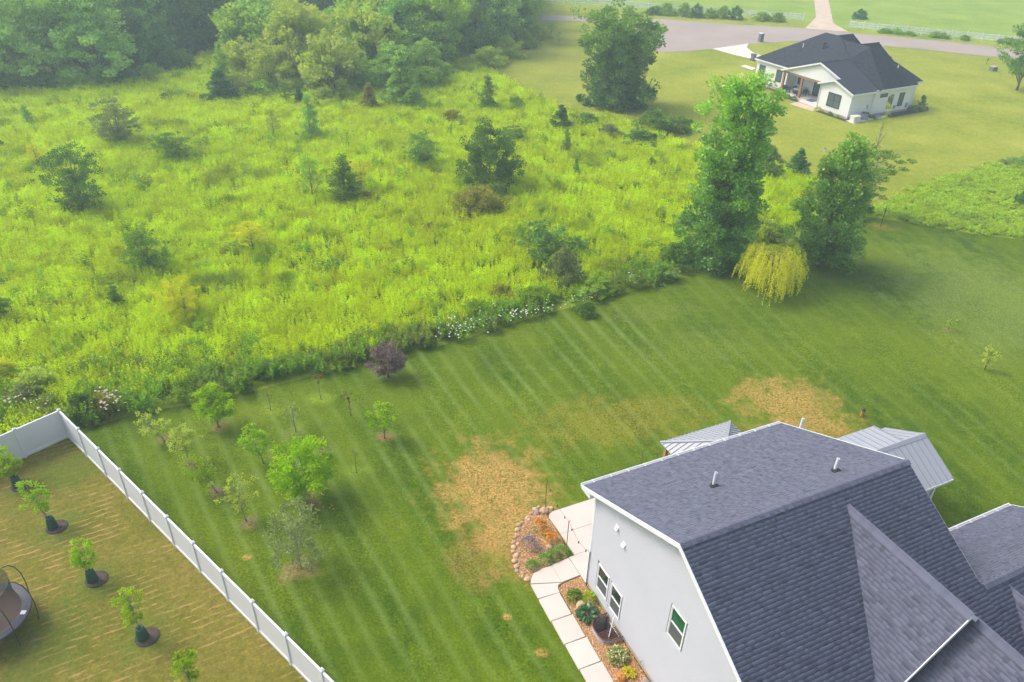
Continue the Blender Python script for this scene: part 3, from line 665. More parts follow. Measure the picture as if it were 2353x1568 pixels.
pav = empty('garden_pavilion', 'square timber pavilion under a pale grey hipped metal roof beside the house', 'pavilion', A1, R(25.68))
a0, a1, b0, b1, pz, pk = 6.36, 10.62, 4.37, 0.55, 2.6, 3.55
ax = (a0 + a1) / 2; bx = (b0 + b1) / 2
rh = (a1 - a0 - (b0 - b1)) / 2
seam_roof([(a0, b0, pz), (a1, b0, pz), (ax + rh, bx, pk), (ax - rh, bx, pk)], (1, 0, 0), pav, .24)
seam_roof([(a0, b1, pz), (a1, b1, pz), (ax + rh, bx, pk), (ax - rh, bx, pk)], (1, 0, 0), pav, .24)
seam_roof([(a0, b0, pz), (a0, b1, pz), (ax - rh, bx, pk)], (0, 1, 0), pav, .24)
seam_roof([(a1, b0, pz), (a1, b1, pz), (ax + rh, bx, pk)], (0, 1, 0), pav, .24)
for (x, y, xx) in ((a0, b0, -rh), (a0, b1, -rh), (a1, b0, rh), (a1, b1, rh)):
    m = MB(); m.bar((x, y, pz + .04), (ax + xx, bx, pk + .04), .12, .03); m.build('hip_cap', MT['seam_metal'], pav)
for (x, y) in ((a0 + .25, b0 - .25), (a1 - .25, b0 - .25), (a0 + .25, b1 + .25), (a1 - .25, b1 + .25)): part_box('post', MT['wood_post'], pav, (x - .08, y - .08, 0), (x + .08, y + .08, pz - .02))
for (p, q) in (((a0 + .2, b0 - .25), (a1 - .2, b0 - .25)), ((a0 + .2, b1 + .25), (a1 - .2, b1 + .25)), ((a0 + .25, b0 - .34), (a0 + .25, b1 + .34)), ((a1 - .25, b0 - .34), (a1 - .25, b1 + .34))):
    m = MB(); m.bar((*p, pz - .13), (*q, pz - .13), .09, .18); m.build('beam', MT['wood_post'], pav)

# ------------------------------------------------------------------ patio, walk, beds
patio = empty('concrete_patio', 'pale concrete patio and garden walk wrapping the corner of the big house', 'patio', A1, R(25.68))
def slabp(poly, z=.10):
    m = MB(); m.prism([(x, y, 0.0) for x, y in poly], (0, 0, z)); me = m.mesh('slab'); bevel_mesh(me, .008); link('slab', me, MT['concrete'], patio)
g_ = .005
slabp([(0.33, 3.03 + g_), (5.5, 3.03 + g_), (5.5, 4.47), (0.65, 4.47), (0.42, 4.40), (0.30, 4.22)])
slabp([(0.31, 1.66 + g_), (5.5, 1.66 + g_), (5.5, 3.03 - g_), (0.31, 3.03 - g_)])
slabp([(0.0, .12), (5.5, .12), (5.5, 1.66 - g_), (0.0, 1.66 - g_)])
slabp([(-0.02 - g_, .58), (-0.02 - g_, 1.64), (-.92, 1.58), (-.96, .55)])
slabp([(-.96 - g_, .56), (-.92 - g_, 1.56), (-1.45, 1.56), (-1.85, 1.47), (-2.12, 1.22), (-2.22, 1.02)])
slabp([(-.98, .53), (-2.23, .98), (-2.26, .2), (-1.27, .11), (-1.25, .32), (-1.15, .48)])
yy = .1
ys = [.15, -1.05, -2.24, -3.45, -4.65, -5.85, -7.05]
for a, b in zip(ys[:-1], ys[1:]):
    slabp([(-2.27, a - g_), (-1.30, a - .04 - g_), (-1.34, b), (-2.30, b + .02)])
def bed(name, poly, label, z=.03):
    m = MB(); m.prism([(x, y, 0.0) for x, y in poly], (0, 0, z)); o = m.build(name, MT['gravel_soil'], None, A1, (0, 0, R(25.68))); o['kind'] = 'structure'; return o
bedA = [(-.03, .53), (-.95, .50), (-1.18, .38), (-1.24, .05), (-1.31, -2), (-1.37, -7), (-.03, -7)] + [(min(u, -.03), v) for u, v in reversed(well)]
bedB = [(.28, 4.45), (.26, 2.8), (-.02, 1.72), (-.9, 1.62), (-1.6, 1.60), (-2.1, 1.30), (-2.5, 1.5), (-2.45, 2.3), (-2.1, 3.1), (-1.65, 3.95), (-.95, 4.5), (-.1, 4.98), (.45, 4.95), (.75, 4.75), (.6, 4.52)]
bed('planting_bed', bedA, ''); bed('planting_bed', bedB, '')
def inside(poly, x, y):
    c = False; n = len(poly)
    for i in range(n):
        x0, y0 = poly[i]; x1, y1 = poly[(i + 1) % n]
        if (y0 > y) != (y1 > y) and x < (x1 - x0) * (y - y0) / (y1 - y0) + x0: c = not c
    return c
ico = bmesh.new(); bmesh.ops.create_icosphere(ico, subdivisions=1, radius=1); IV = np.array([v.co[:] for v in ico.verts]); IF = np.array([[v.index for v in f.verts] for f in ico.faces]); ico.free()
def pebbles(poly, n, rmin, rmax, label, parentless=True):
    xs = [p[0] for p in poly]; ys_ = [p[1] for p in poly]; V = []; T = []; k = 0; cnt = 0
    while cnt < n:
        x = random.uniform(min(xs), max(xs)); y = random.uniform(min(ys_), max(ys_))
        if not inside(poly, x, y): continue
        r = random.uniform(rmin, rmax); p = H1(x, y, .03)
        v = IV * (1 + RN.uniform(-.22, .22, (len(IV), 1))) * np.array([r * random.uniform(.8, 1.4), r, r * .7]); a = random.uniform(0, 6.28)
        c, s = math.cos(a), math.sin(a); v = np.stack([v[:, 0] * c - v[:, 1] * s, v[:, 0] * s + v[:, 1] * c, v[:, 2]], 1) + np.array([p.x, p.y, p.z + r * .3])
        V.append(v); T += [random.random()] * len(IV); cnt += 1
    V = np.concatenate(V); F = (IF[None] + (np.arange(n) * len(IV))[:, None, None]).reshape(-1, 3)
    return tag(link('gravel', fast_mesh('gravel', V, F, {'tone': T}), MT['gravel']), label, 'gravel', kind='stuff')
pebbles(bedA, 4200, .014, .034, 'brown river gravel filling the bed along the house wall'); pebbles(bedB, 3600, .014, .036, 'tan river gravel in the crescent bed beside the patio')
def rock(x, y, r, label, mat='rock', group=None, name='rock', h=.75):
    v = IV.copy(); m = bmesh.new(); bmesh.ops.create_icosphere(m, subdivisions=2, radius=r)
    for q in m.verts:
        q.co *= 1 + random.uniform(-.10, .10); q.co.z *= h; q.co.x *= 1.12
    me = bpy.data.meshes.new(name); m.to_mesh(me); m.free(); p = H1(x, y, .02 + r * h * .55)
    return tag(link(name, me, MT[mat], None, p, (0, 0, random.uniform(0, 6))), label, 'rock', group)
rim = [(.70, 4.72), (.42, 4.95), (.12, 4.98), (-.16, 4.90), (-.45, 4.78), (-.72, 4.62), (-.98, 4.48), (-1.2, 4.3), (-1.42, 4.12), (-1.6, 3.92), (-1.75, 3.7), (-1.88, 3.45), (-2.0, 3.2), (-2.1, 2.95), (-2.2, 2.68), (-2.3, 2.4), (-2.38, 2.12), (-2.44, 1.85), (-2.45, 1.6), (-2.35, 1.4), (-2.18, 1.34)]
for k, (x, y) in enumerate(rim):
    rock(x + random.uniform(-.09, .09), y + random.uniform(-.09, .09), random.uniform(.06, .13), 'tan border rock in the curved stone edging round the crescent bed', group='tan border rocks round the crescent bed')
    if k % 2: rock(x + .13 + random.uniform(-.05, .05), y - .14, random.uniform(.06, .09), 'fist sized tan stone just inside the curved edging of the crescent bed', group='small tan stones inside the edging')
rock(.28, 4.68, .20, 'largest tan boulder at the top end of the crescent bed'); rock(-.08, 4.72, .13, 'pale grey rock beside the top boulder of the crescent bed', 'grey_rock')
rock(-.78, -.85, .21, 'flat tan boulder between hostas in the bed by the wall'); rock(-.52, 2.55, .15, 'orange brown rock among the orange flowers of the crescent bed')
rock(-.22, -4.95, .17, 'dark grey rock near the house wall at the bottom edge', 'grey_rock')
# pumpkin
m = MB()
for k in range(10):
    a = k * math.pi / 5; m.tube([(math.cos(a) * r_ * .9, math.sin(a) * r_ * .9, z_) for r_, z_ in ((.03, .20), (.10, .19), (.135, .10), (.11, .02), (.04, .0))], [.03, .05, .06, .05, .03], 6)
pk_ = m.build('pumpkin', MT['pumpkin'], None, H1(-.98, -4.42, .05), smooth=True); tag(pk_, 'orange pumpkin lying in the gravel bed beside yellow leaves', 'pumpkin')
m = MB(); m.tube([(0, 0, .17), (.01, .0, .24), (.04, .01, .27)], .018, 6); m.build('stem', MT['dead_stem'], pk_)
# window well
ww = empty('window_well', 'corrugated metal window well with brown rim against the house wall', 'window well', A1, R(25.68))
pts = []
for k in range(25):
    a = math.pi * k / 24; x = -math.sin(a) ** .6 * .92; y = -2.33 + math.copysign(abs(math.cos(a)) ** .6, math.cos(a)) * .62; pts.append((x - .01, y))
m = MB()
nz = 18
for i in range(len(pts) - 1):
    for j in range(nz):
        z0 = -1.2 + 1.45 * j / nz; z1 = -1.2 + 1.45 * (j + 1) / nz
        def off(p, jj):
            s = 1 + (.022 if jj % 2 else 0); return (p[0] * s, -2.33 + (p[1] + 2.33) * s)
        a, b = pts[i], pts[i + 1]
        m.add([(*off(a, j), z0), (*off(b, j), z0), (*off(b, j + 1), z1), (*off(a, j + 1), z1)], [(0, 1, 2, 3)])
m.build('liner', MT['galv'], ww, fix=False)
m = MB(); m.tube([(x, y, .26) for x, y in pts], .028, 6); m.build('rim', MT['rust_rim'], ww)
# the well is a real pit: dark floor just above ground
m = MB(); m.prism([(x * .98, y, -1.19) for x, y in pts], (0, 0, .01)); m.build('floor', MT['gravel_soil'], ww)
part_box('basement_window', MT['white_trim'], ww, (.001, -2.75, -.95), (.02, -1.9, -.1)); part_box('basement_pane', MT['glass'], ww, (-.006, -2.69, -.89), (.0005, -1.96, -.16))
part_box('well_back', MT['foundation'], ww, (.021, -2.95, -1.2), (.05, -1.7, -.002))
for k in range(7): part_box('grate_bar', MT['rust_rim'], ww, (-.84, -2.86 + k * .075, .16), (-.02, -2.86 + k * .075 + .022, .19))
m = MB(); m.tube([(-.55, -2.72, .1), (-.15, -2.35, .85)], .02, 6); m.build('ladder_rail', MT['white_pipe'], ww)
# light poles with string lights
def lightpole(x, y, h, label):
    e = empty('light_pole', label, 'pole', H1(x, y, .1))
    m = MB(); m.tube([(0, 0, 0), (0, 0, h)], .017, 8); m.build('pole', MT['rust_rim'], e); m = MB(); m.tube([(0, 0, h - .02), (.05, 0, h + .05), (.09, 0, h)], .008, 6); m.build('hook', MT['dark_metal'], e); return H1(x, y, h + .12)
P1 = lightpole(.22, 4.50, 2.12, 'slim dark pole behind the top boulder of the crescent bed'); P2 = lightpole(-.02, 1.90, 2.05, 'slim brown pole at the bed corner beside the patio slabs'); P3 = lightpole(-.06, -.02, 2.05, 'slim brown pole against the corner of the white house wall')
P0 = lightpole(5.6, 4.6, 2.1, 'slim dark pole behind the patio near the timber pavilion')
def string(a, b, nb, label):
    e = empty('string_lights', label, 'string lights', a); d = b - a
    pp = [d * (k / 16) + Vector((0, 0, -.30 * math.sin(math.pi * k / 16))) for k in range(17)]
    m = MB(); m.tube(pp, .006, 5); m.build('cable', MT['dark_metal'], e)
    for i in range(nb):
        t_ = (i + .5) / nb; p = d * t_ + Vector((0, 0, -.30 * math.sin(math.pi * t_)))
        m = MB(); m.lathe([(.012, 0), (.022, -.02), (.022, -.07), (.03, -.09), (.026, -.13), (.006, -.15)], 8, p); m.build('bulb', MT['dark_metal'], e)
string(P2, P3, 3, 'drooping black string lights between the two slim brown poles over the patio'); string(P1, P2, 3, 'drooping black string lights from the boulder pole to the patio corner pole')

# ------------------------------------------------------------------ foliage builders
def leaf_quads(C, D, size, tone, aspect=0.55, fold=0.25):
    """one bent leaf (two triangles as a kite) per centre C pointing along D"""
    n = len(C); D = D / (np.linalg.norm(D, axis=1, keepdims=True) + 1e-9)
    r = RN.normal(size=(n, 3)); s = np.cross(D, r); s /= (np.linalg.norm(s, axis=1, keepdims=True) + 1e-9)
    nn = np.cross(s, D); size = np.broadcast_to(np.asarray(size), (n,))[:, None]
    base = C - D * size * .5; tip = C + D * size * .5 - nn * size * fold * .6
    l = C + s * size * aspect * .5 - D * size * .05; r_ = C - s * size * aspect * .5 - D * size * .05
    V = np.stack([base, r_, tip, l], 1).reshape(-1, 3); F = np.arange(n * 4).reshape(-1, 4)
    return V, F, np.repeat(tone, 4)

def crown_clumps(prof, h0, h1, rad, nclump, cr, rnd, inner=0.25, lobes=5):
    """clump centres inside an irregular envelope: prof(t) gives relative radius along the crown"""
    ph = rnd.uniform(0, 6.28, 4); out = []
    while len(out) < nclump:
        t = rnd.random(); pr = prof(t)
        if rnd.random() > pr + .08: continue
        a = rnd.uniform(0, 2 * math.pi)
        lob = 1 + .20 * math.sin(lobes * a + ph[0] + 3 * t) + .16 * math.sin(2 * a + ph[1] + 7 * t) + .12 * math.sin(9 * t + ph[2])
        q = max(inner, rnd.random() ** .45)
        r = rad * pr * lob * q
        z = h0 + (h1 - h0) * t + rnd.normal() * cr * .3
        out.append((r * math.cos(a), r * math.sin(a), z, q))
    return np.array(out)

def tree_meshes(name, H, rad, prof, nclump, cr, per, leaf, clear=.1, seed=1, up=.35, droop=0.0, stems=1, trunk_r=None, inner=.25, lobes=5, flat_=.75, limb=True, aspect=.6, lean=(0, 0), spread=0.0, tonebase=None):
    rnd = np.random.default_rng(seed); global RN; RN = rnd
    h0 = H * clear; cl = crown_clumps(prof, h0, H * .97, rad, nclump, cr, rnd, inner, lobes)
    if stems > 1:
        k = rnd.integers(0, stems, len(cl)); an = k * 2 * math.pi / stems + .5; tt = cl[:, 2] / H
        cl[:, 0] = cl[:, 0] * .75 + np.cos(an) * spread * (.3 + tt); cl[:, 1] = cl[:, 1] * .75 + np.sin(an) * spread * (.3 + tt)
        cl[:, 2] *= np.array([1, .97, .93, .96, .90])[k % 5]
    cl[:, 0] += lean[0] * (cl[:, 2] / H) ** 1.3; cl[:, 1] += lean[1] * (cl[:, 2] / H) ** 1.3
    Cs = []; Ds = []; Ts = []
    for (x, y, z, q) in cl:
        n = int(per * rnd.uniform(.6, 1.35)); c = cr * rnd.uniform(.65, 1.3)
        g = rnd.normal(size=(n, 3)); g /= np.linalg.norm(g, axis=1, keepdims=True); g *= (rnd.random((n, 1)) ** .4) * c; g[:, 2] *= flat_
        P = g + np.array([x, y, z]); P[:, 2] = np.maximum(P[:, 2], .05)
        out = np.array([x, y, 0.0]); on = np.linalg.norm(out) + 1e-6; out = out / on
        d = g / c + out * .5 + rnd.normal(size=(n, 3)) * .55; d[:, 2] += up - droop
        ct = np.clip(rnd.normal(.45, .16), 0, 1) if tonebase is None else tonebase(x, y, z, rnd)
        Cs.append(P); Ds.append(d); Ts.append(np.clip(ct + rnd.normal(0, .16, n), 0, 1))
    C = np.concatenate(Cs); D = np.concatenate(Ds); T = np.concatenate(Ts)
    V, F, T = leaf_quads(C, D, leaf * rnd.uniform(.65, 1.35, len(C)), T, aspect)
    crown = fast_mesh(name + '_crown', V, F, {'tone': T})
    m = MB(); tr = trunk_r or H * .014
    def tp(k, t):
        if stems == 1: return Vector((lean[0] * t ** 1.3 + math.sin(t * 5 + seed) * tr * .8, lean[1] * t ** 1.3 + math.cos(t * 4 + seed) * tr * .8, H * .92 * t))
        a = k * 2 * math.pi / stems + .5; return Vector((math.cos(a) * spread * (.12 + t), math.sin(a) * spread * (.12 + t), H * .88 * t))
    for k in range(stems):
        m.tube([tp(k, t) for t in np.linspace(0, 1, 9)], [tr * (1.35 if t == 0 else 1) * (1 - .88 * t) + .006 for t in np.linspace(0, 1, 9)], 7)
    if limb:
        idx = rnd.permutation(len(cl))[:min(len(cl), 46 if stems == 1 else 60)]
        for i in idx:
            x, y, z, q = cl[i]; k = int(rnd.integers(0, stems)); tt = max(.08, min(.9, (z / (H * .92)) - .10 - .12 * rnd.random() - .15 * math.hypot(x, y) / max(rad, .1)))
            if stems > 1: k = min(range(stems), key=lambda kk: (tp(kk, tt) - Vector((x, y, z))).length)
            a = tp(k, tt); b = Vector((x, y, z)); mid = a.lerp(b, .5) + Vector((0, 0, -.05 * (b - a).length + .08 * (b - a).length * (1 if droop < .2 else -1)))
            r0 = max(.008, tr * .34 * (1 - tt * .6)); m.tube([a, mid, b], [r0, r0 * .6, r0 * .2 + .003], 5, cap=False)
    return crown, m.mesh(name + '_trunk', fix=False, smooth=True)

def plant_tree(name, label, cat, loc, meshes, leafm, barkm='bark', rz=None, sc=1.0, group=None):
    e = empty(name, label, cat, (loc[0], loc[1], 0.0), random.uniform(0, 6.28) if rz is None else rz, group)
    e.scale = (sc, sc, sc) if not isinstance(sc, tuple) else sc
    for nm, me, mt in (('trunk', meshes[1], MT[barkm]), ('crown', meshes[0], MT[leafm])):
        if not me.materials: me.materials.append(mt)
        o = bpy.data.objects.new(nm, me); COL.objects.link(o); o.parent = e
        if me.materials[0] != mt:
            o.material_slots[0].link = 'OBJECT'; o.material_slots[0].material = mt
    return e

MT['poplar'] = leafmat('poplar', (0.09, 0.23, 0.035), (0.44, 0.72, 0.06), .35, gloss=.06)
MT['poplar_tip'] = MT['poplar']
MT['darkleaf'] = leafmat('darkleaf', (0.07, 0.155, 0.035), (0.28, 0.45, 0.07), .3)
MT['bushgreen'] = leafmat('bushgreen', (0.095, 0.20, 0.035), (0.33, 0.50, 0.06), .35)
MT['cedar'] = leafmat('cedar', (0.06, 0.17, 0.05), (0.24, 0.44, 0.12), .2)
MT['woodleaf'] = leafmat('woodleaf', (0.17, 0.34, 0.08), (0.58, 0.82, 0.18), .3)
MT['woodlight'] = leafmat('woodlight', (0.20, 0.36, 0.035), (0.54, 0.72, 0.08), .35)
MT['scrub'] = leafmat('scrub', (0.36, 0.48, 0.05), (0.70, 0.76, 0.12), .35)
MT['yellowleaf'] = leafmat('yellowleaf', (0.52, 0.58, 0.01), (0.88, 0.86, 0.02), .4)
MT['limeleaf'] = leafmat('limeleaf', (0.24, 0.42, 0.012), (0.52, 0.68, 0.02), .4)
MT['peachleaf'] = leafmat('peachleaf', (0.20, 0.38, 0.004), (0.56, 0.80, 0.006), .4)
MT['paleleaf'] = leafmat('paleleaf', (0.36, 0.46, 0.07), (0.72, 0.80, 0.16), .35)
MT['greyleaf'] = leafmat('greyleaf', (0.17, 0.24, 0.08), (0.42, 0.46, 0.18), .3)
MT['willow'] = leafmat('willow', (0.50, 0.50, 0.015), (0.90, 0.84, 0.03), .4)
MT['purpleleaf'] = leafmat('purpleleaf', (0.18, 0.12, 0.13), (0.46, 0.34, 0.35), .25)
MT['redleaf'] = leafmat('redleaf', (0.14, 0.035, 0.03), (0.26, 0.08, 0.05), .25)
MT['edgeherb'] = leafmat('edgeherb', (0.13, 0.28, 0.02), (0.38, 0.58, 0.05), .35, patch=[((0.30, 0.36, 0.08), .50, .62, .25), ((0.34, 0.28, 0.10), .60, .68, .5)], rnd=.22)
MT['sumac'] = leafmat('sumac', (0.10, 0.23, 0.05), (0.36, 0.58, 0.12), .35)
MT['brownshrub'] = leafmat('brownshrub', (0.22, 0.24, 0.03), (0.50, 0.46, 0.07), .3)
MT['hosta'] = leafmat('hosta', (0.035, 0.12, 0.05), (0.13, 0.28, 0.08), .25, gloss=.1)
MT['hosta_var'] = leafmat('hosta_var', (0.10, 0.20, 0.04), (0.72, 0.66, 0.28), .25)
MT['gold'] = leafmat('gold', (0.45, 0.38, 0.02), (0.75, 0.62, 0.05), .3)

oval = lambda t: math.sin(math.pi * min(1, max(0, t * .92 + .06))) ** .6
column = lambda t: (min(1, t * 5 + .45)) * (1 - t ** 3.5) ** .8
cone = lambda t: (1 - t) ** .8 * min(1, t * 8 + .5)
roundp = lambda t: math.sin(math.pi * (t * .85 + .12)) ** .5
vase = lambda t: .35 + .65 * t if t < .75 else 1.0 * (1 - (t - .75) / .25) ** .5 + .1

# ---- the big trees
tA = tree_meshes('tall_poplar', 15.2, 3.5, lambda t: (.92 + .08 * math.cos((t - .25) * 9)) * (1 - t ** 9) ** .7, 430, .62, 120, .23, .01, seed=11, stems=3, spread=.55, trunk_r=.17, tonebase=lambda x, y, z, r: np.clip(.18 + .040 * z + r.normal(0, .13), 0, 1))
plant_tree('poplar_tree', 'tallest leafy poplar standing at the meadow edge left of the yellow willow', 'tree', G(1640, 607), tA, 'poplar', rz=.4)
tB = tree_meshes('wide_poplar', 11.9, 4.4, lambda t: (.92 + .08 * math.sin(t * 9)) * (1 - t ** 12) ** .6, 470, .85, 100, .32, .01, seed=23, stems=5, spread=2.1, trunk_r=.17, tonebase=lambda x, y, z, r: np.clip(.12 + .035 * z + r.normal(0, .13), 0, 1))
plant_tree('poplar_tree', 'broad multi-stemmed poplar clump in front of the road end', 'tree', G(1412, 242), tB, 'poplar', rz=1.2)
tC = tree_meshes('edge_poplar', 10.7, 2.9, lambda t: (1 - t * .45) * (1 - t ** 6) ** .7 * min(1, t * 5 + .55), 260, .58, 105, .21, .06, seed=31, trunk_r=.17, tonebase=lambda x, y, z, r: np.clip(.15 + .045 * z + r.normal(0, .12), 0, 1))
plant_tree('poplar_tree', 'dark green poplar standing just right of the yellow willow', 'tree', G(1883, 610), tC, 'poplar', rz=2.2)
tL = tree_meshes('locust', 6.6, 2.6, vase, 46, .55, 80, .15, .3, seed=37, flat_=.4, trunk_r=.09)
plant_tree('locust_tree', 'light feathery tree with pale trunk half hidden behind the dark poplar', 'tree', G(1978, 503), tL, 'bushgreen', 'pale_bark', rz=0)
tG = tree_meshes('golden_spire', 6.2, .8, cone, 50, .28, 22, .09, .25, seed=41, trunk_r=.05)
plant_tree('spindly_tree', 'thin golden brown spire tree rising behind the dark poplar', 'tree', G(2012, 345), tG, 'scrub', 'pale_bark')
tK = tree_meshes('right_edge_tree', 9.8, 3.4, oval, 130, .75, 90, .28, .22, seed=43, trunk_r=.14)
plant_tree('shade_tree', 'green shade tree cut by the right border beside the road', 'tree', G(2338, 208), tK, 'poplar')
# willow: hanging strands
def willow(H, rad, seed):
    rnd = np.random.default_rng(seed); global RN; RN = rnd; C = []; D = []; T = []; m = MB()
    m.tube([(0, 0, 0), (.05, 0, H * .4), (0, .05, H * .75)], [.09, .07, .03], 7)
    for i in range(900):
        a = rnd.uniform(0, 6.28); q = rnd.random() ** .5; lump = 1 + .16 * math.sin(3 * a + 1) + .10 * math.sin(7 * a)
        hz_ = rnd.uniform(.42, 1.0); r0 = rad * .88 * q * lump * (1.05 - .35 * hz_ ** 2); z0 = H * hz_ * (1 - .12 * q * q) * (1 + .06 * math.sin(2 * a + 2)); L = min(z0 - .15, rnd.uniform(.5, 1.25))
        n = int(L / .045); t = np.linspace(0, 1, n); ca, sa = math.cos(a), math.sin(a)
        sway = rnd.normal() * .12
        r = r0 + .16 * np.sin(t * 1.6) + .05; z = z0 + .25 * np.sin(t * 3.14) * .4 - L * t
        P = np.stack([ca * r - sa * sway * t, sa * r + ca * sway * t, z], 1) + rnd.normal(0, .035, (n, 3)); P[:, 2] = np.maximum(P[:, 2], .1)
        C.append(P); d = np.tile([ca * .25, sa * .25, -1.0], (n, 1)) + rnd.normal(0, .35, (n, 3)); D.append(d); T.append(np.clip(rnd.normal(.5, .2) + rnd.normal(0, .12, n), 0, 1))
        if i % 12 == 0: m.tube([(0, 0, H * .6), (ca * r0 * .6, sa * r0 * .6, z0 * .97), (ca * (r0 + .1), sa * (r0 + .1), z0)], [.025, .015, .006], 5, cap=False)
    V, F, T = leaf_quads(np.concatenate(C), np.concatenate(D), .13, np.concatenate(T), .32)
    return fast_mesh('willow_crown', V, F, {'tone': T}), m.mesh('willow_trunk', fix=False, smooth=True)
plant_tree('willow_tree', 'small weeping willow with yellow green drooping strands on the lawn', 'tree', G(1760, 672), willow(3.75, 2.75, 5), 'willow', rz=0)

# ---- yard fruit trees (positions of stems on the lawn)
def Z6(x, y): return G((350 + x / 2.613) * .7843, (1150 + y / 2.613) * .7843)
def open_tree(H, rad, seed, n, lean=(0, 0), leaf=.10, cr=.2, per=34, prof=vase, clear=.35, **k):
    return tree_meshes('orchard_%d' % seed, H, rad * 1.12, prof, int(n * 1.5), cr, per, leaf, clear, seed=seed, trunk_r=.024, flat_=.8, lean=lean, **k)
yard = [
 (345, 380, open_tree(1.75, .75, 51, 22, (-.75, -.1)), 'paleleaf', 'small pale fruit tree leaning left just right of the fence corner'),
 (535, 545, open_tree(2.3, .80, 52, 34, (.05, 0)), 'paleleaf', 'pale green open fruit tree over a dark mulch spot near the fence'),
 (750, 770, open_tree(2.05, .75, 53, 34, (-.95, .0), cr=.22, per=30), 'limeleaf', 'yellow green fruit tree leaning hard left over reddish mulch'),
 (975, 985, open_tree(2.4, 1.0, 54, 26, (-.35, 0)), 'paleleaf', 'sparse pale fruit tree with bare spreading limbs in front of the bright green tree'),
 (1430, 830, tree_meshes('peach', 3.6, 1.4, oval, 120, .30, 75, .16, .22, seed=55, trunk_r=.06, up=-.1, aspect=.35), 'peachleaf', 'dense bright green fruit tree with yellow fallen fruit beneath it'),
 (1390, 1350, open_tree(3.8, 1.15, 56, 62, (-.05, 0), leaf=.10, cr=.28, per=42, prof=oval, clear=.12), 'greyleaf', 'grey green fruit tree over a round bare brown patch'),
 (1100, 545, tree_meshes('young_peach', 2.3, .75, oval, 44, .22, 46, .11, .35, seed=57, lean=(-.45, 0), trunk_r=.03), 'limeleaf', 'small rounded olive green tree left of the dense bright green one'),
 (755, 265, tree_meshes('edge_peach', 2.6, 1.05, oval, 70, .25, 60, .14, .3, seed=58, trunk_r=.04, up=-.05, aspect=.38), 'peachleaf', 'bright green fruit tree growing against the meadow edge'),
 (1350, 300, open_tree(1.9, .5, 59, 10, per=14), 'greyleaf', 'sparse young fruit tree in a dry ring left of centre in the orchard'),
]
for (x, y, ms, lm, lab) in yard: plant_tree('fruit_tree', lab, 'tree', Z6(x, y), ms, lm, 'pale_bark', rz=0, group='fruit trees on the lawn')
def whip(px, py, h, lab, lm='redleaf', n=8, cr=.12):
    ms = tree_meshes('whip%d' % px, h, .32, vase, n, cr, 14, .08, .55, seed=px, trunk_r=.013)
    plant_tree('sapling', lab, 'sapling', G(px, py), ms, lm, 'bark', rz=0, group='young saplings on the lawn')
whip(737, 918, 2.0, 'thin sapling with dark red leaves standing in a bright green ring'); whip(805, 955, 1.7, 'thin dark red sapling between the red one in its ring and the purple tree')
whip(622, 944, 1.6, 'bare thin sapling with a white tag in a light green ring', 'greyleaf', 3); whip(820, 1088, 1.5, 'nearly bare thin sapling right of the dense bright green fruit tree', 'greyleaf', 3)
whip(742, 1048, 1.4, 'nearly bare sapling with an orange trunk guard behind the dense bright tree', 'greyleaf', 2)
m = MB(); m.lathe([(.05, 0), (.055, .32), (.05, .34)], 8, G(742, 1048)); tag(m.build('trunk_guard', MT['orange']), 'orange guard round the foot of a thin orchard sapling', 'trunk guard')
ms = tree_meshes('young_pear', 2.5, .62, oval, 26, .22, 38, .13, .35, seed=61, trunk_r=.03); plant_tree('sapling', 'yellow green young tree over brown mulch right of the thin red saplings', 'sapling', G(885, 1008), ms, 'limeleaf', rz=0)
ms = tree_meshes('purple_plum', 2.4, .92, roundp, 85, .28, 55, .12, .2, seed=62, trunk_r=.05); plant_tree('plum_tree', 'round purple leaved tree where the lawn meets the meadow', 'tree', G(893, 868), ms, 'purpleleaf', rz=0)
ms = tree_meshes('tiny_tree_b', 1.7, .75, vase, 16, .22, 26, .11, .3, seed=63, trunk_r=.03); plant_tree('sapling', 'small pale green tree alone on the right lawn', 'sapling', G(2262, 850), ms, 'paleleaf', rz=0)
ms = tree_meshes('tiny_tree_c', 1.0, .4, vase, 8, .15, 18, .10, .4, seed=64, trunk_r=.02); plant_tree('sapling', 'tiny yellow green sapling in a bare spot on the right lawn', 'sapling', G(2178, 760), ms, 'limeleaf', rz=0)
m = MB(); m.tube([(0, 0, 0), (.03, 0, 1.9)], .03, 6); tag(m.build('tree_stake', MT['dark_metal'], None, G(2023, 521)), 'thin dark stake at the lawn corner right of the dark poplar', 'stake')
# fallen fruit
for k in range(26):
    a = random.uniform(0, 6.28); r_ = random.uniform(.3, 1.5); q = Z6(1450, 835) + Vector((math.cos(a) * r_, math.sin(a) * r_ * .9, .05))
    m = MB(); m.lathe([(.004, -.03), (.026, -.02), (.036, 0), (.026, .02), (.004, .03)], 7, (0, 0, 0)); tag(m.build('fallen_fruit', MT['fruit'], None, q, smooth=True), 'yellow fruit lying in the grass under the dense bright green fruit tree', 'fruit', 'fallen fruit under the bright green tree')
# drain pipe on the lawn
dp = empty('drain_riser', 'orange riser pipe with black cap standing on the right lawn', 'pipe', G(1980, 956)); m = MB(); m.lathe([(.10, 0), (.10, .38)], 14); m.build('pipe', MT['orange'], dp); m = MB(); m.lathe([(.115, .38), (.115, .44), (.09, .46), (.05, .52), (.02, .52)], 14); m.build('cap', MT['dark_metal'], dp)

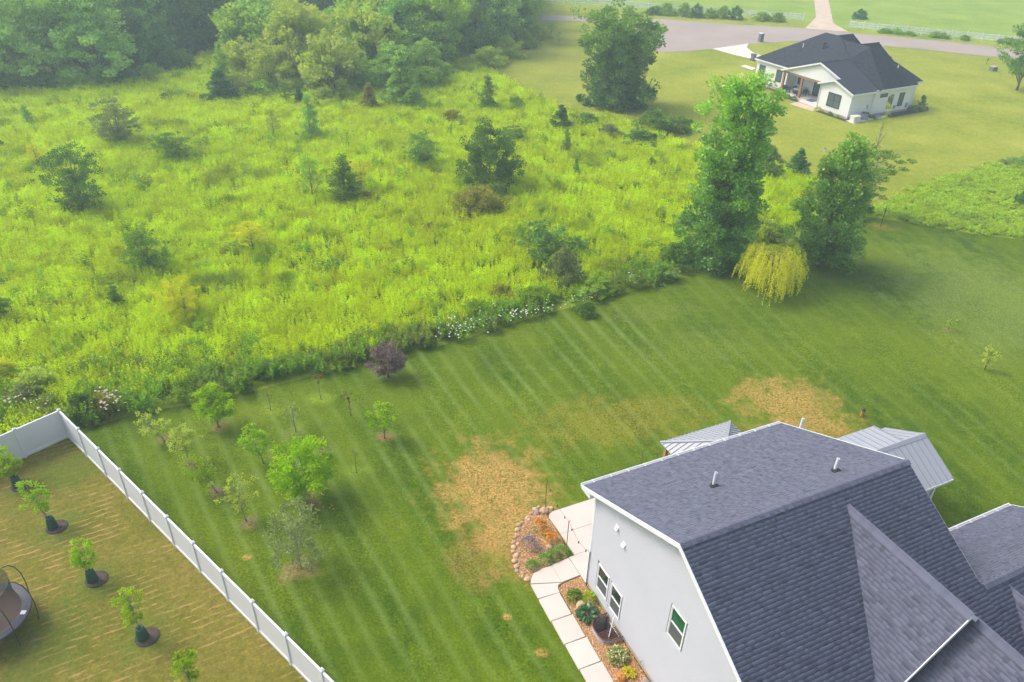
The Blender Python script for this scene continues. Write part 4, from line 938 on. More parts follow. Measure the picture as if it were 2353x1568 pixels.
# ---- neighbour's young trees with watering bags
def Z3(x, y): return G(x * .4246, 902 + y * .4246)
nt_ = [(100, 512, 2.0, (-.35, .1), 'leftmost fully visible young tree with a green watering bag in the fenced yard'),
       (290, 738, 2.75, (-.75, .3), 'leaning young tree with a green watering bag, second from the left in the row'),
       (505, 1022, 2.35, (-.15, .1), 'short young tree with a green watering bag in the middle of the row'),
       (778, 1335, 2.9, (-.15, .1), 'upright young tree with a green watering bag nearest the trampoline side bottom')]
for i, (x, y, h, ln, lab) in enumerate(nt_):
    ms = tree_meshes('row_tree_%d' % i, h, .55, oval, 30, .17, 36, .11, .42, seed=70 + i, lean=ln, trunk_r=.028); p = Z3(x, y)
    plant_tree('young_tree', lab, 'tree', p, ms, 'limeleaf', 'pale_bark', rz=0, group='young trees in the fenced yard')
    m = MB(); m.lathe([(.22, .0), (.225, .12), (.20, .40), (.165, .60), (.15, .70), (.11, .69), (.06, .60)], 18); bgm = m.mesh('watering_bag', smooth=True)
    for v in bgm.vertices:
        a = math.atan2(v.co.y, v.co.x); f = 1 + .05 * math.sin(6 * a + i) + .03 * math.sin(13 * a); v.co.x *= f; v.co.y *= f
    tag(link('watering_bag', bgm, MT['bag_green'], None, p + Vector((0, 0, .03)), (0, 0, i)), 'dark green watering bag round the trunk of the ' + lab.split(' with')[0], 'watering bag', 'watering bags')
    mr = empty('mulch_ring', 'round mulch circle under the ' + lab.split(' with')[0], 'mulch', p + Vector((.12, .08, .02)))
    m = MB(); m.lathe([(.44, 0), (.42, .03), (.3, .06), (.05, .07)], 26); m.build('mulch', MT['mulch'], mr)
    ch = MB()
    for k in range(160):
        a = random.uniform(0, 6.28); r_ = .41 * math.sqrt(random.random()); an = random.uniform(0, 6.28); d = Vector((math.cos(an), math.sin(an), random.uniform(-.2, .4))) * .035
        ch.bar(Vector((math.cos(a) * r_, math.sin(a) * r_, .06)) - d, Vector((math.cos(a) * r_, math.sin(a) * r_, .07)) + d, .016, .008, tone=random.random())
    tag(ch.build('mulch_chips', MT['mulch'], mr, fix=False), kind='stuff')
    m = MB(); m.tube([(math.cos(a) * .45, math.sin(a) * .45, .03) for a in np.linspace(0, 6.2832, 27)], .016, 5, cap=False); m.build('edging', MT['dark_metal'], mr)
for (px, py, z, h, lab, sd_i) in ((1000, 1500, 2.0, 2.9, 'young tree at the bottom border whose crown alone shows', 75), (0, 350, 1.6, 2.3, 'young tree cut by the left border beside the back fence', 76)):
    p = Z3(px, py); q = G(px * .4246, 902 + py * .4246, z); ms = tree_meshes('row_tree_%d' % sd_i, h, .55, oval, 28, .17, 36, .11, .42, seed=sd_i, trunk_r=.028)
    plant_tree('young_tree', lab, 'tree', q, ms, 'limeleaf', 'pale_bark', rz=0, group='young trees in the fenced yard')

# ---- trampoline
tr = empty('trampoline', 'round black trampoline with net and curved poles at the left border', 'trampoline', (-20.4, 18.95, 0))
m = MB(); m.lathe([(1.25, .86), (1.25, .90), (.02, .885)], 40); m.build('mat', MT['mat_brown'], tr)
m = MB()
for k in range(48):
    a0_, a1_ = k * 2 * math.pi / 48, (k + .96) * 2 * math.pi / 48
    for (r0, r1, z0, z1) in ((1.22, 1.40, .93, .96), (1.40, 1.58, .96, .92)):
        m.add([(r0*math.cos(a0_), r0*math.sin(a0_), z0), (r0*math.cos(a1_), r0*math.sin(a1_), z0), (r1*math.cos(a1_), r1*math.sin(a1_), z1), (r1*math.cos(a0_), r1*math.sin(a0_), z1)], [(0,1,2,3)])
    m.add([(1.58*math.cos(a0_), 1.58*math.sin(a0_), .92), (1.58*math.cos(a1_), 1.58*math.sin(a1_), .92), (1.58*math.cos(a1_), 1.58*math.sin(a1_), .80), (1.58*math.cos(a0_), 1.58*math.sin(a0_), .80)], [(0,1,2,3)])
m.build('pad', MT['pad_black'], tr, fix=False)
m = MB(); a = .12; m.obox((1.42 * math.cos(a), 1.42 * math.sin(a), .965), Vector((.09 * math.cos(a), .09 * math.sin(a), -.01)), Vector((-math.sin(a), math.cos(a), 0)) * .09, (0, 0, .004)); m.build('warning_label', MT['petal_white'], tr)
m = MB(); m.tube([(1.5 * math.cos(a), 1.5 * math.sin(a), .82) for a in np.linspace(0, 6.2832, 33)], .025, 6, cap=False); m.build('frame', MT['dark_metal'], tr)
for k in range(8):
    a = k * math.pi / 4 + .35; ca, sa = math.cos(a), math.sin(a)
    m = MB(); prof_ = [(1.62, .0), (1.70, .5), (1.74, 1.0), (1.72, 1.6), (1.62, 2.05), (1.42, 2.35), (1.22, 2.42)]
    m.tube([(r_ * ca, r_ * sa, z_) for r_, z_ in prof_], .019, 6); m.build('pole', MT['dark_metal'], tr)
# netting as fine open mesh
m_, t_, o_ = nodes('net'); d_ = N(t_, 'ShaderNodeBsdfDiffuse'); d_.inputs[0].default_value = (.05, .05, .055, 1); x_ = N(t_, 'ShaderNodeBsdfTransparent'); mx_ = N(t_, 'ShaderNodeMixShader', i_0=.55)
t_.links.new(d_.outputs[0], mx_.inputs[2]); t_.links.new(x_.outputs[0], mx_.inputs[1]); t_.links.new(mx_.outputs[0], o_.inputs[0]); MT['net'] = m_
m = MB(); n = 40
for k in range(n):
    for (r0, r1, z0, z1) in ((1.24, 1.15, .93, 1.5), (1.15, 1.2, 1.5, 2.35)):
        a0_, a1_ = k * 2 * math.pi / n, (k + 1) * 2 * math.pi / n
        m.add([(r0*math.cos(a0_), r0*math.sin(a0_), z0), (r0*math.cos(a1_), r0*math.sin(a1_), z0), (r1*math.cos(a1_), r1*math.sin(a1_), z1), (r1*math.cos(a0_), r1*math.sin(a0_), z1)], [(0,1,2,3)])
m.build('safety_net', MT['net'], tr, fix=False)
m = MB(); m.tube([(1.2 * math.cos(a), 1.2 * math.sin(a), 2.37) for a in np.linspace(0, 6.2832, 33)], .012, 5, cap=False); m.build('net_hoop', MT['dark_metal'], tr)

# ---- garden bed plants
def leafy(name, label, cat, loc, mat, n, leaf, rad, h, seed, aspect=.6, up=.5, extra=None, group=None, prof='mound'):
    rnd = np.random.default_rng(seed); global RN; RN = rnd
    a = rnd.uniform(0, 6.28, n); q = rnd.random(n) ** .6; z = h * (1 - q ** 2 * .75) * rnd.uniform(.55, 1.0, n)
    C = np.stack([np.cos(a) * q * rad, np.sin(a) * q * rad, z + .03], 1); D = np.stack([np.cos(a) * (.4 + q), np.sin(a) * (.4 + q), up - q * .6 + rnd.normal(0, .2, n)], 1)
    ct = rnd.normal(.5, .25, n)
    V, F, T = leaf_quads(C, D, leaf * rnd.uniform(.7, 1.25, n), np.clip(ct, 0, 1), aspect)
    e = empty(name, label, cat, loc, 0, group); link('leaves', fast_mesh(name, V, F, {'tone': T}), MT[mat], e)
    if extra:
        em, en, es_, eh = extra; k = en; a = rnd.uniform(0, 6.28, k); q = rnd.random(k) ** .6
        C = np.stack([np.cos(a) * q * rad * .9, np.sin(a) * q * rad * .9, h * (1 - q * .5) + rnd.uniform(.02, eh, k)], 1); D = rnd.normal(0, 1, (k, 3)); D[:, 2] = abs(D[:, 2])
        V, F, T = leaf_quads(C, D, es_ * rnd.uniform(.7, 1.3, k), rnd.random(k), .8); link('flowers', fast_mesh(name + '_fl', V, F, {'tone': T}), MT[em], e)
    return e
leafy('hosta', 'mid green hosta at the walk end of the wall bed', 'plant', H1(-.80, -.36, .05), 'bushgreen', 170, .16, .36, .38, 1)
leafy('perennial', 'yellow green perennial between the flat boulder and the wall', 'plant', H1(-.30, -.72, .05), 'limeleaf', 180, .11, .36, .42, 2)
leafy('hosta', 'broad blue green hosta above the window well', 'plant', H1(-.72, -1.35, .05), 'hosta', 150, .24, .46, .38, 3, .7)
leafy('hosta', 'cream edged hosta with pale lilac flowers below the window well', 'plant', H1(-.62, -3.55, .05), 'hosta_var', 190, .22, .42, .34, 4, .55, extra=('petal_white', 26, .05, .3))
leafy('hosta', 'small golden yellow hosta beside the pumpkin', 'plant', H1(-.58, -4.35, .05), 'gold', 60, .18, .24, .22, 5, .65)
leafy('orange_flowers', 'tall clump of orange flowers near the top of the crescent bed', 'flower', H1(-.42, 3.75, .05), 'bushgreen', 260, .10, .34, .55, 6, .3, .8, ('petal_orange', 130, .09, .2))
leafy('orange_flowers', 'orange flowers beside the gravel strip in the middle of the crescent bed', 'flower', H1(-.25, 2.85, .05), 'limeleaf', 220, .09, .32, .45, 7, .3, .8, ('petal_orange', 110, .09, .15))
leafy('orange_flowers', 'low orange flowers between the tall clump and the middle clump', 'flower', H1(-.38, 3.3, .05), 'scrub', 110, .09, .26, .3, 17, .3, .8, ('petal_orange', 60, .08, .1))
leafy('lavender', 'large lavender bush at the left of the crescent bed', 'plant', H1(-1.35, 3.0, .05), 'greyleaf', 420, .10, .42, .5, 8, .2, .9, ('petal_purple', 260, .06, .15))
leafy('lavender', 'small lavender clump beside the green bushes of the crescent bed', 'plant', H1(-1.1, 2.45, .05), 'greyleaf', 200, .09, .25, .35, 9, .2, .9, ('petal_purple', 80, .05, .1))
for k, (x, y, r_, lab) in enumerate(((-.22, 2.05, .38, 'rounded green bush closest to the patio in the crescent bed'), (-.62, 1.95, .36, 'rounded green bush in the middle of the dark green row'), (-1.05, 1.92, .36, 'rounded green bush left of the middle in the dark green row'), (-1.75, 1.85, .30, 'small green bush at the left end of the crescent bed'))):
    leafy('bush', lab, 'bush', H1(x, y, .05), 'sumac', 620, .075, r_, .42, 20 + k, .4, .6, group='green bushes at the lower end of the crescent bed')
# small dry plants in crescent
leafy('dry_perennial', 'dry tan perennial in the centre of the crescent bed', 'plant', H1(-1.0, 3.7, .05), 'brownshrub', 120, .09, .35, .22, 31, .25, .5)

# ------------------------------------------------------------------ far house
B2 = G((2150 + 1290 / 3.922) * .7843, (80 + 1062 / 3.922) * .7843)
RZ2 = R(29); U2 = Vector((math.cos(RZ2), math.sin(RZ2), 0)); V2 = Vector((-U2.y, U2.x, 0))
def H2(u, v, z=0.0): return B2 + U2 * u + V2 * v + Vector((0, 0, z))
fh = empty('bungalow', 'white single storey house with dark hip roof and covered porch by the road', 'house', B2, RZ2)
outer = [(0, 0), (3.9, 0), (3.9, -.3), (10.9, -.3), (10.9, .75), (13, .75), (13, 8), (15.5, 8), (15.5, 18.8), (2.3, 18.8), (2.3, 12.9), (4, 12.9), (4, 4.95), (0, 4.95)]
EV = 3.22
for i, (p, q) in enumerate(zip(outer, outer[1:] + outer[:1])):
    p = Vector((*p, 0)); q = Vector((*q, 0)); d = (q - p).normalized(); n_in = Vector((-d.y, d.x, 0)); L = (q - p).length
    m = MB(); m.prism([p + Vector((0, 0, .3)), q + Vector((0, 0, .3)), q + Vector((0, 0, EV)), p + Vector((0, 0, EV))], n_in * .12); wl = m.build('wall', MT['far_siding'], fh)
    m = MB(); z = .3
    while z < EV - .05:
        a = -d.cross(Vector((0, 0, 1))) * 0; o1 = -n_in * .018; o2 = -n_in * .002; z1 = min(z + .18, EV)
        m.add([p + o1 + Vector((0, 0, z)), q + o1 + Vector((0, 0, z)), q + o2 + Vector((0, 0, z1)), p + o2 + Vector((0, 0, z1)), p + Vector((0, 0, z)), q + Vector((0, 0, z))], [(0, 1, 2, 3), (0, 4, 5, 1)]); z += .18
    tag(m.build('siding', MT['far_siding'], wl, fix=False), kind='stuff')
    m = MB(); m.prism([p + Vector((0, 0, 0)), q, q + Vector((0, 0, .3)), p + Vector((0, 0, .3))], n_in * .14); m.build('foundation', MT['foundation'], fh)
# roof: one shell of slopes plus gables
E3 = 3.32
RVx = dict(a=(1.95, 19.15, E3), pk=(9.3, 14.1, 7.15), k2=(9.3, 11.6, 7.15), m1=(9.4, 11.0, 6.7), m2=(9.5, 6.7, 6.62), v1=(1.95, 12.4, E3), crr=(5.95, 6.4, 5.45), w=(4.3, -.45, 3.25), cR=(4.8, -.65, E3), bR=(11.3, -.65, E3), c3=(13.55, .4, E3), k8=(12.0, 3.75, 5.0),
           aR=(16.2, 19.15, E3), f1=(16.2, 7.7, E3), f2=(13.55, 7.7, E3), b3=(11.35, .35, E3))
tri = [('a', 'v1', 'pk'), ('v1', 'crr', 'pk'), ('crr', 'k2', 'pk'), ('crr', 'm1', 'k2'), ('crr', 'm2', 'm1'), ('crr', 'w', 'm2'), ('w', 'cR', 'm2'), ('cR', 'bR', 'm2'), ('bR', 'k8', 'm2'), ('bR', 'b3', 'k8'), ('b3', 'c3', 'k8'),
       ('c3', 'f2', 'k8'), ('f2', 'm2', 'k8'), ('f2', 'f1', 'm2'), ('f1', 'm1', 'm2'), ('f1', 'k2', 'm1'), ('f1', 'pk', 'k2'), ('f1', 'aR', 'pk'), ('aR', 'a', 'pk')]
m = MB()
for t_ in tri:
    P_ = [Vector(RVx[k]) for k in t_]; m.prism(P_, (0, 0, -.12), .5)
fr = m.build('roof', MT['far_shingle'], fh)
allf = []
def far_gable(ridge_v, z0, u0, u1, hw, slope, facing=1, right_hw=None):
    rh_ = right_hw or hw
    for sgn, h_ in ((1, hw), (-1, rh_)):
        poly = [(u0, ridge_v, z0), (u1, ridge_v, z0), (u1, ridge_v + sgn * h_, z0 - slope * h_), (u0, ridge_v + sgn * h_, z0 - slope * h_)]
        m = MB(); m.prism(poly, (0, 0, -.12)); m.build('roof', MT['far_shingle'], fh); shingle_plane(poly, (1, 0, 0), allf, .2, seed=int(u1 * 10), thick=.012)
    fascia([(u1, ridge_v + hw, z0 - slope * hw), (u1, ridge_v, z0), (u1, ridge_v - rh_, z0 - slope * rh_)], (facing, 0, 0), fh, .2, .02)
    ridge((u0, ridge_v, z0), (u1, ridge_v, z0), slope, slope, fh, .14, MT['far_shingle'])
# porch gable (left part short of the near gable), ridge towards the big roof
pz0 = 5.45
poly = [(.62, 6.4, pz0), (5.95, 6.4, pz0), (1.95, 12.5, pz0 - .345 * 6.1), (.62, 12.65, pz0 - .345 * 6.25)]
m = MB(); m.prism(poly, (0, 0, -.12)); m.build('roof', MT['far_shingle'], fh)
poly = [(.62, 6.4, pz0), (5.95, 6.4, pz0), (4.3, -.45, 3.13), (-.38, -.45, 3.13), (-.38, 2.75, 4.2), (.62, 2.75, 4.2)]
m = MB(); m.prism([(x, y, pz0 - .338 * (6.4 - y)) for x, y, z in poly], (0, 0, -.12)); m.build('roof', MT['far_shingle'], fh)
poly = [(-.38, 2.75, 4.22), (2.6, 2.75, 4.22), (2.6, 5.3, 3.33), (-.38, 5.3, 3.33)]
m = MB(); m.prism(poly, (0, 0, -.12)); m.build('roof', MT['far_shingle'], fh)
ridge((.62, 6.4, pz0), (6.0, 6.4, pz0), .34, .34, fh, .14, MT['far_shingle']); ridge((9.4, 11.0, 6.68), (9.5, 6.7, 6.6), .5, .5, fh, .14, MT['far_shingle'])
fascia([(.62, 12.65, pz0 - .345 * 6.25), (.62, 6.4, pz0), (.62, 2.75, 4.22)], (-1, 0, 0), fh, .22)
fascia([(-.38, 5.3, 3.33), (-.38, 2.75, 4.22), (-.38, -.45, 3.13)], (-1, 0, 0), fh, .22)
fascia([(1.95, 19.15, E3), (1.95, 12.4, E3)], (-1, 0, 0), fh, .2); fascia([(-.38, -.45, 3.13), (4.3, -.45, 3.13)], (0, -1, 0), fh, .2); fascia([(4.3, -.64, 3.3), (11.3, -.65, E3)], (0, -1, 0), fh, .18); fascia([(11.35, .38, E3), (13.55, .38, E3)], (0, -1, 0), fh, .18); fascia([(13.55, .4, E3), (13.55, 7.7, E3)], (1, 0, 0), fh, .18)
far_gable(11.9, 7.15, 9.3, 12.2, 5.5, .56); far_gable(9.4, 6.35, 9.5, 14.7, 4.8, .6); far_gable(6.6, 5.05, 10.5, 14.2, 2.6, .6)
for pa in ([(.92, 1.2, 3.18 - .02), (.92, 12.4, 3.18), (.92, 6.4, pz0 - .22)], [(0.0, 0.02, EV), (0.0, 4.93, EV), (0.0, 2.55, 4.05)]):
    m = MB(); m.prism(pa, (.1, 0, 0)); m.build('gable_face', MT['far_siding'], fh)
for pa in ([(12.0, 8.3, 5.2), (12.0, 15.5, 5.2), (12.0, 11.9, 7.0)], [(14.4, 5.3, 3.4), (14.4, 13.4, 3.4), (14.4, 9.4, 6.15)]):
    m = MB(); m.prism(pa, (-.1, 0, 0)); m.build('gable_face', MT['far_siding'], fh)
# shingle relief on the roof shell
for t_ in tri[:13]:
    P_ = [Vector(RVx[k]) for k in t_]; nn_ = (P_[1] - P_[0]).cross(P_[2] - P_[0]); e_ = Vector((0, 0, 1)).cross(nn_)
    if e_.length > .01: shingle_plane([tuple(p) for p in P_], e_, allf, .2, seed=5, thick=.012)
tag(link('shingle_field', sh_mesh('far_shingles', allf), MT['far_shingle'], fr), kind='stuff')
def far_window(axis, c, a, b, z0, z1, split=1, horiz=True, out=-1):
    """axis 'u': plane u=c spanning v a..b ; axis 'v': plane v=c spanning u a..b"""
    def P(s, z, d): return (c + out * d, s, z) if axis == 'u' else (s, c + out * d, z)
    def bx(m, s0, s1, zz0, zz1, d0, d1):
        p, q = P(s0, zz0, d0), P(s1, zz1, d1); m.box(tuple(min(x, y) for x, y in zip(p, q)), tuple(max(x, y) for x, y in zip(p, q)))
    f = MB(); e = .09
    bx(f, a, a + e, z0, z1, .0, .07); bx(f, b - e, b, z0, z1, .0, .07); bx(f, a + e, b - e, z0, z0 + e, .0, .07); bx(f, a + e, b - e, z1 - e, z1, .0, .07)
    w_ = f.build('window', MT['black_frame'], fh); n = split; W_ = (b - a - 2 * e) / n
    for k in range(n):
        s0 = a + e + k * W_; s1 = s0 + W_
        if k: mm = MB(); bx(mm, s0 - .04, s0 + .04, z0 + e, z1 - e, .0, .06); mm.build('mullion', MT['black_frame'], w_)
        if horiz: mm = MB(); bx(mm, s0 + .041, s1 - .041, (z0 + z1) / 2 - .03, (z0 + z1) / 2 + .03, .0, .055); mm.build('rail', MT['black_frame'], w_)
        mm = MB(); bx(mm, s0, s1, z0 + e, z1 - e, .02, .03); mm.build('pane', MT['far_glass'], w_)
MT['far_glass'] = simple('far_glass', (0.10, 0.13, 0.14), 0.15, 0.3, 1.0, spec=0.6)
far_window('u', 0, 1.49, 3.51, .88, 2.57, 2); far_window('u', 2.3, 17.1, 18.2, 1.1, 2.62); far_window('u', 2.3, 13.85, 14.88, 1.1, 2.66)
far_window('v', -.3, 4.8, 6.15, 2.27, 2.71, 1, False); far_window('v', -.3, 6.5, 7.4, .7, 2.43); far_window('v', -.3, 8.55, 9.45, .8, 2.5)
far_window('u', 4.0, 11.4, 12.4, 1.15, 2.0, 1, True); far_window('u', 4.0, 8.5, 9.5, .32, 2.25, 1, False)
part_box('corner_board', MT['white_trim'], fh, (-.05, -.05, .3), (.06, -.021, EV)); part_box('downspout', MT['white_trim'], fh, (-.10, -.12, .1), (-.02, -.055, 3.0)); part_box('downspout', MT['white_trim'], fh, (-.1, 4.86, .3), (-.03, 4.94, 3.1))
part_box('porch_floor', MT['far_concrete'], fh, (.9, 4.96, 0), (3.99, 12.85, .30)); part_box('porch_step', MT['far_concrete'], fh, (.35, 5.1, 0), (.89, 8.3, .17)); 
for v_ in (12.35, 9.15): part_box('porch_post', MT['wood_post'], fh, (1.0, v_ - .13, .3), (1.26, v_ + .13, 2.92))
part_box('porch_beam', MT['wood_post'], fh, (.98, 4.96, 2.92), (1.24, 12.6, 3.16))
for (px, py, h_, r_, mt) in ((795, 232, .55, .07, 'white_pipe'), (1885, 478, .5, .07, 'white_pipe')):
    q = {795: (9.0, 17.2, 4.8), 1885: (9.8, 1.9, 4.65)}[px]; 
    q = {795: (5.9, 14.5, 5.35), 1885: (10.7, 2.6, 4.62)}[px]
    m = MB(); m.lathe([(r_, 0), (r_, h_)], 10, q); m.build('vent_pipe', MT[mt], fh)
m = MB(); m.lathe([(.13, 0), (.13, .7), (.26, .75), (.26, .95), (.18, 1.0)], 12, (6.6, 11.6, 5.6)); m.build('chimney_cap', MT['dark_metal'], fh)
# yard pieces by the far house
flat('patio_mat', [H2(.2, 4.4).to_2d(), H2(-1.3, 4.5).to_2d(), H2(-1.5, 8.2).to_2d(), H2(.2, 8.4).to_2d()], .03, MT['track'])
for poly in ([(0, -.02), (13.0, .73), (13.0, -.9), (14.6, -.8), (15.2, .2), (14.3, 1.0), (13.02, 1.0), (13.02, -1.8), (8.5, -1.9), (4.0, -1.9), (-.9, -1.9), (-1.0, 4.2), (-.02, 4.9)][:0] or [(-.9, -.9), (3.9, -.9), (4.0, -1.8), (13.5, -1.6), (15.2, -.3), (14.4, .9), (13.2, .9), (13.2, .7), (0, -.02), (0, 4.3), (-.9, 4.2)], [(2.2, 12.9), (1.2, 12.9), (.2, 12.6), (.2, 8.6), (.85, 8.6), (.85, 12.8), (1.4, 13.2), (1.3, 18.6), (2.2, 18.6)]):
    flat('mulch_bed', [H2(*p).to_2d() for p in poly], .024, MT['dark_mulch'])
flat('equipment_pad', [H2(*p).to_2d() for p in ((-.8, -1.75), (3.4, -1.5), (3.4, -.5), (-.6, -.4))], .05, MT['far_concrete'])
gen = empty('generator', 'cream standby generator box on the pad beside the far white house', 'generator', H2(.15, -1.15, .05), RZ2)
m = MB(); m.box((-.6, -.35, 0), (.6, .35, .6)); me = m.mesh('body'); bevel_mesh(me, .03); link('body', me, MT['cream'], gen); m = MB(); m.box((-.64, -.39, .6), (.64, .39, .72)); me = m.mesh('lid'); bevel_mesh(me, .04); link('lid', me, MT['cream'], gen)
ac = empty('air_conditioner', 'round cornered grey air conditioner beside the cream generator', 'air conditioner', H2(2.0, -1.0, .05), RZ2)
m = MB(); m.lathe([(.42, 0), (.42, .8)], 20); m.build('body', MT['grey_metal'], ac); m = MB(); m.lathe([(.44, .8), (.44, .86), (.3, .87)], 20); m.build('top', MT['dark_metal'], ac)
for k in range(12):
    a = k * math.pi / 6; m = MB(); m.bar((math.cos(a) * .43, math.sin(a) * .43, .05), (math.cos(a) * .43, math.sin(a) * .43, .78), .02, .02, (1, 0, 0)); m.build('fin', MT['dark_metal'], ac)
m = MB(); m.lathe([(.75, 0), (.75, .22), (.70, .24), (.70, .16)], 22, (0, 0, 0), sy=.8); tag(m.build('window_well', MT['grey_metal'], None, H2(4.4, -1.2, .02), (0, 0, RZ2)), 'grey round window well cover in the mulch of the far house', 'window well')
part_box('utility_meter', MT['grey_metal'], fh, (8.0 - .15, -.48, .6), (8.15, -.33, 1.0)); part_box('utility_meter', MT['grey_metal'], fh, (10.2, -.48, .5), (10.5, -.33, 1.1)); part_box('light_sconce', MT['grey_metal'], fh, (3.2, -.12, 1.0), (3.3, -.03, 1.5))
def seat(name, lab, loc, rz, wd, mat, cat):
    e = empty(name, lab, cat, loc, rz)
    m = MB(); m.box((-wd/2, -.38, .22), (wd/2, .38, .42)); me = m.mesh('seat'); bevel_mesh(me, .05); link('seat', me, MT[mat], e)
    m = MB(); m.box((-wd/2, .26, .43), (wd/2, .42, .85)); me = m.mesh('backrest'); bevel_mesh(me, .04); link('backrest', me, MT[mat], e)
    for s in (-1, 1):
        m = MB(); m.box((s*(wd/2+.04)-.04, -.38, .3), (s*(wd/2+.04)+.04, .4, .62)); m.build('armrest', MT['dark_metal'], e)
        for y in (-.33, .33): m = MB(); m.box((s*(wd/2)-.03, y-.03, 0), (s*(wd/2)+.03, y+.03, .22)); m.build('leg', MT['dark_metal'], e)
    return e
seat('armchair', 'blue cushioned armchair at the left end of the covered porch', H2(1.9, 12.2, .3), RZ2, .7, 'blue_cloth', 'chair'); seat('sofa', 'pale grey outdoor sofa against the back wall of the covered porch', H2(3.4, 11.2, .3), RZ2 - 1.57, 1.8, 'grey_cloth', 'sofa')
seat('armchair', 'blue cushioned armchair behind the right porch post', H2(1.75, 10.1, .3), RZ2 + 3.14, .7, 'blue_cloth', 'chair')
def table(name, lab, loc, w_, d_, h_, mat, cat='table'):
    e = empty(name, lab, cat, loc, RZ2); part_box('top', MT[mat], e, (-w_/2, -d_/2, h_ - .05), (w_/2, d_/2, h_))
    for sx in (-1, 1):
        for sy in (-1, 1): part_box('leg', MT['dark_metal'], e, (sx*w_*.43 - .025, sy*d_*.43 - .025, 0), (sx*w_*.43 + .025, sy*d_*.43 + .025, h_ - .05))
table('coffee_table', 'low dark coffee table between the porch sofa and chairs', H2(2.3, 11.2, .3), .6, 1.0, .42, 'stone'); table('side_table', 'dark side table right of the porch sofa', H2(3.1, 9.75, .3), .6, .6, .55, 'black_frame')
tag(part_box('doormat', MT['blue_cloth'], None, (-.6, -.5, 0), (.6, .5, .06), loc=H2(1.7, 7.4, .3), rot=(0, 0, RZ2)), 'blue folded cover lying on the porch floor', 'cover')
m = MB(); m.lathe([(.55, 0), (.6, .5), (.42, 1.0), (.2, 1.35), (.04, 1.5)], 12); 
cn = tree_meshes('topiary', 1.6, .6, lambda t: (1 - t) ** .6 * min(1, t * 4 + .7), 60, .18, 60, .07, .02, seed=81, limb=False)
plant_tree('cone_shrub', 'clipped green cone shrub at the right corner of the far house', 'bush', H2(14.1, .0), cn, 'cedar')
for i, (u_, v_, mt, r_, h_, lab) in enumerate(((-.55, 4.1, 'scrub', .55, .6, 'yellow green grass clump by the porch steps of the far house'), (-.5, 2.2, 'bushgreen', .4, .45, 'small bush under the big window of the far house'), (-.55, 1.0, 'limeleaf', .45, .4, 'light green clump near the front corner of the far house'), (12.6, -.9, 'limeleaf', .8, .6, 'green daylily clump at the right end of the far flower bed'), (11.2, -1.1, 'bushgreen', .6, .5, 'green bush left of the daylilies of the far house'),
        (3.5, -1.1, 'bushgreen', .35, .4, 'small bush beside the window well of the far house'), (.5, 9.3, 'cedar', .45, .55, 'dark low bush at the right post of the far porch'), (.5, 10.4, 'cedar', .45, .55, 'dark low bush in the middle before the far porch'), (.5, 11.5, 'cedar', .45, .55, 'dark low bush at the left post of the far porch'), (1.4, 14.2, 'greyleaf', .7, 1.3, 'feathery shrub beside the left post of the far porch'), (.6, 12.6, 'gold', .3, .3, 'yellow plant at the left corner of the far porch'), (6.2, -1.2, 'brownshrub', .4, .35, 'brownish bush in the long mulch bed of the far house'))):
    leafy('shrub', lab, 'bush', H2(u_, v_), mt, 260, .13, r_, h_, 90 + i, extra=('petal_orange', 30, .12, .2) if 'daylily' in lab else None)
# bins, mailbox pillar, utility boxes
def bin_(lab, loc, rz):
    e = empty('wheelie_bin', lab, 'bin', loc, rz); m = MB(); m.add([(-.24,-.26,.06),(.24,-.26,.06),(.24,.26,.06),(-.24,.26,.06),(-.31,-.34,1.0),(.31,-.34,1.0),(.31,.34,1.0),(-.31,.34,1.0)], [(0,3,2,1),(4,5,6,7),(0,1,5,4),(1,2,6,5),(2,3,7,6),(3,0,4,7)]); m.build('body', MT['stone'], e)
    m = MB(); m.box((-.34, -.38, 1.0), (.34, .38, 1.08)); me = m.mesh('lid'); bevel_mesh(me, .03); link('lid', me, MT['stone'], e)
    for s in (-1, 1): m = MB(); m.tube([(s * .2, .34, .12), (s * .28, .34, .12)], .12, 10); m.build('wheel', MT['dark_metal'], e)
bin_('grey wheeled bin standing at the left corner of the far white house', G(1730, 140), .5)
mb = empty('mailbox_pillar', 'dark stone mailbox pillar with white cap beside the turning circle', 'mailbox', G(1747, 97), .4)
for z_ in range(6): m = MB(); m.box((-.33, -.33, z_ * .24), (.33, .33, z_ * .24 + .225)); m.build('stone_course', MT['stone'], mb)
m = MB(); m.box((-.38, -.38, 1.42), (.38, .38, 1.50)); m.build('cap', MT['white_trim'], mb)
ub = empty('utility_box', 'grey green utility box with tan lid on the far lawn', 'utility box', G(2281, 163), .3); part_box('body', MT['stone'], ub, (-.45, -.4, 0), (.45, .4, .6)); part_box('lid', MT['foundation'], ub, (-.48, -.43, .6), (.48, .43, .68))
m = MB(); m.tube([(0, 0, 0), (0, 0, .9)], .06, 8); m.box((-.12, -.1, .7), (.12, .1, 1.0)); tag(m.build('utility_post', MT['dead_stem'], None, G(2266, 149)), 'small tan utility post beside the utility box', 'post')
cl_ = empty('cleanout_pipe', 'short white pipe with dark cap on the lawn before the far house', 'pipe', G(1895, 349)); m = MB(); m.lathe([(.10, 0), (.10, .3)], 10); m.build('pipe', MT['white_pipe'], cl_); m = MB(); m.lathe([(.12, .3), (.12, .38)], 10); m.build('cap', MT['blue_cloth'], cl_)

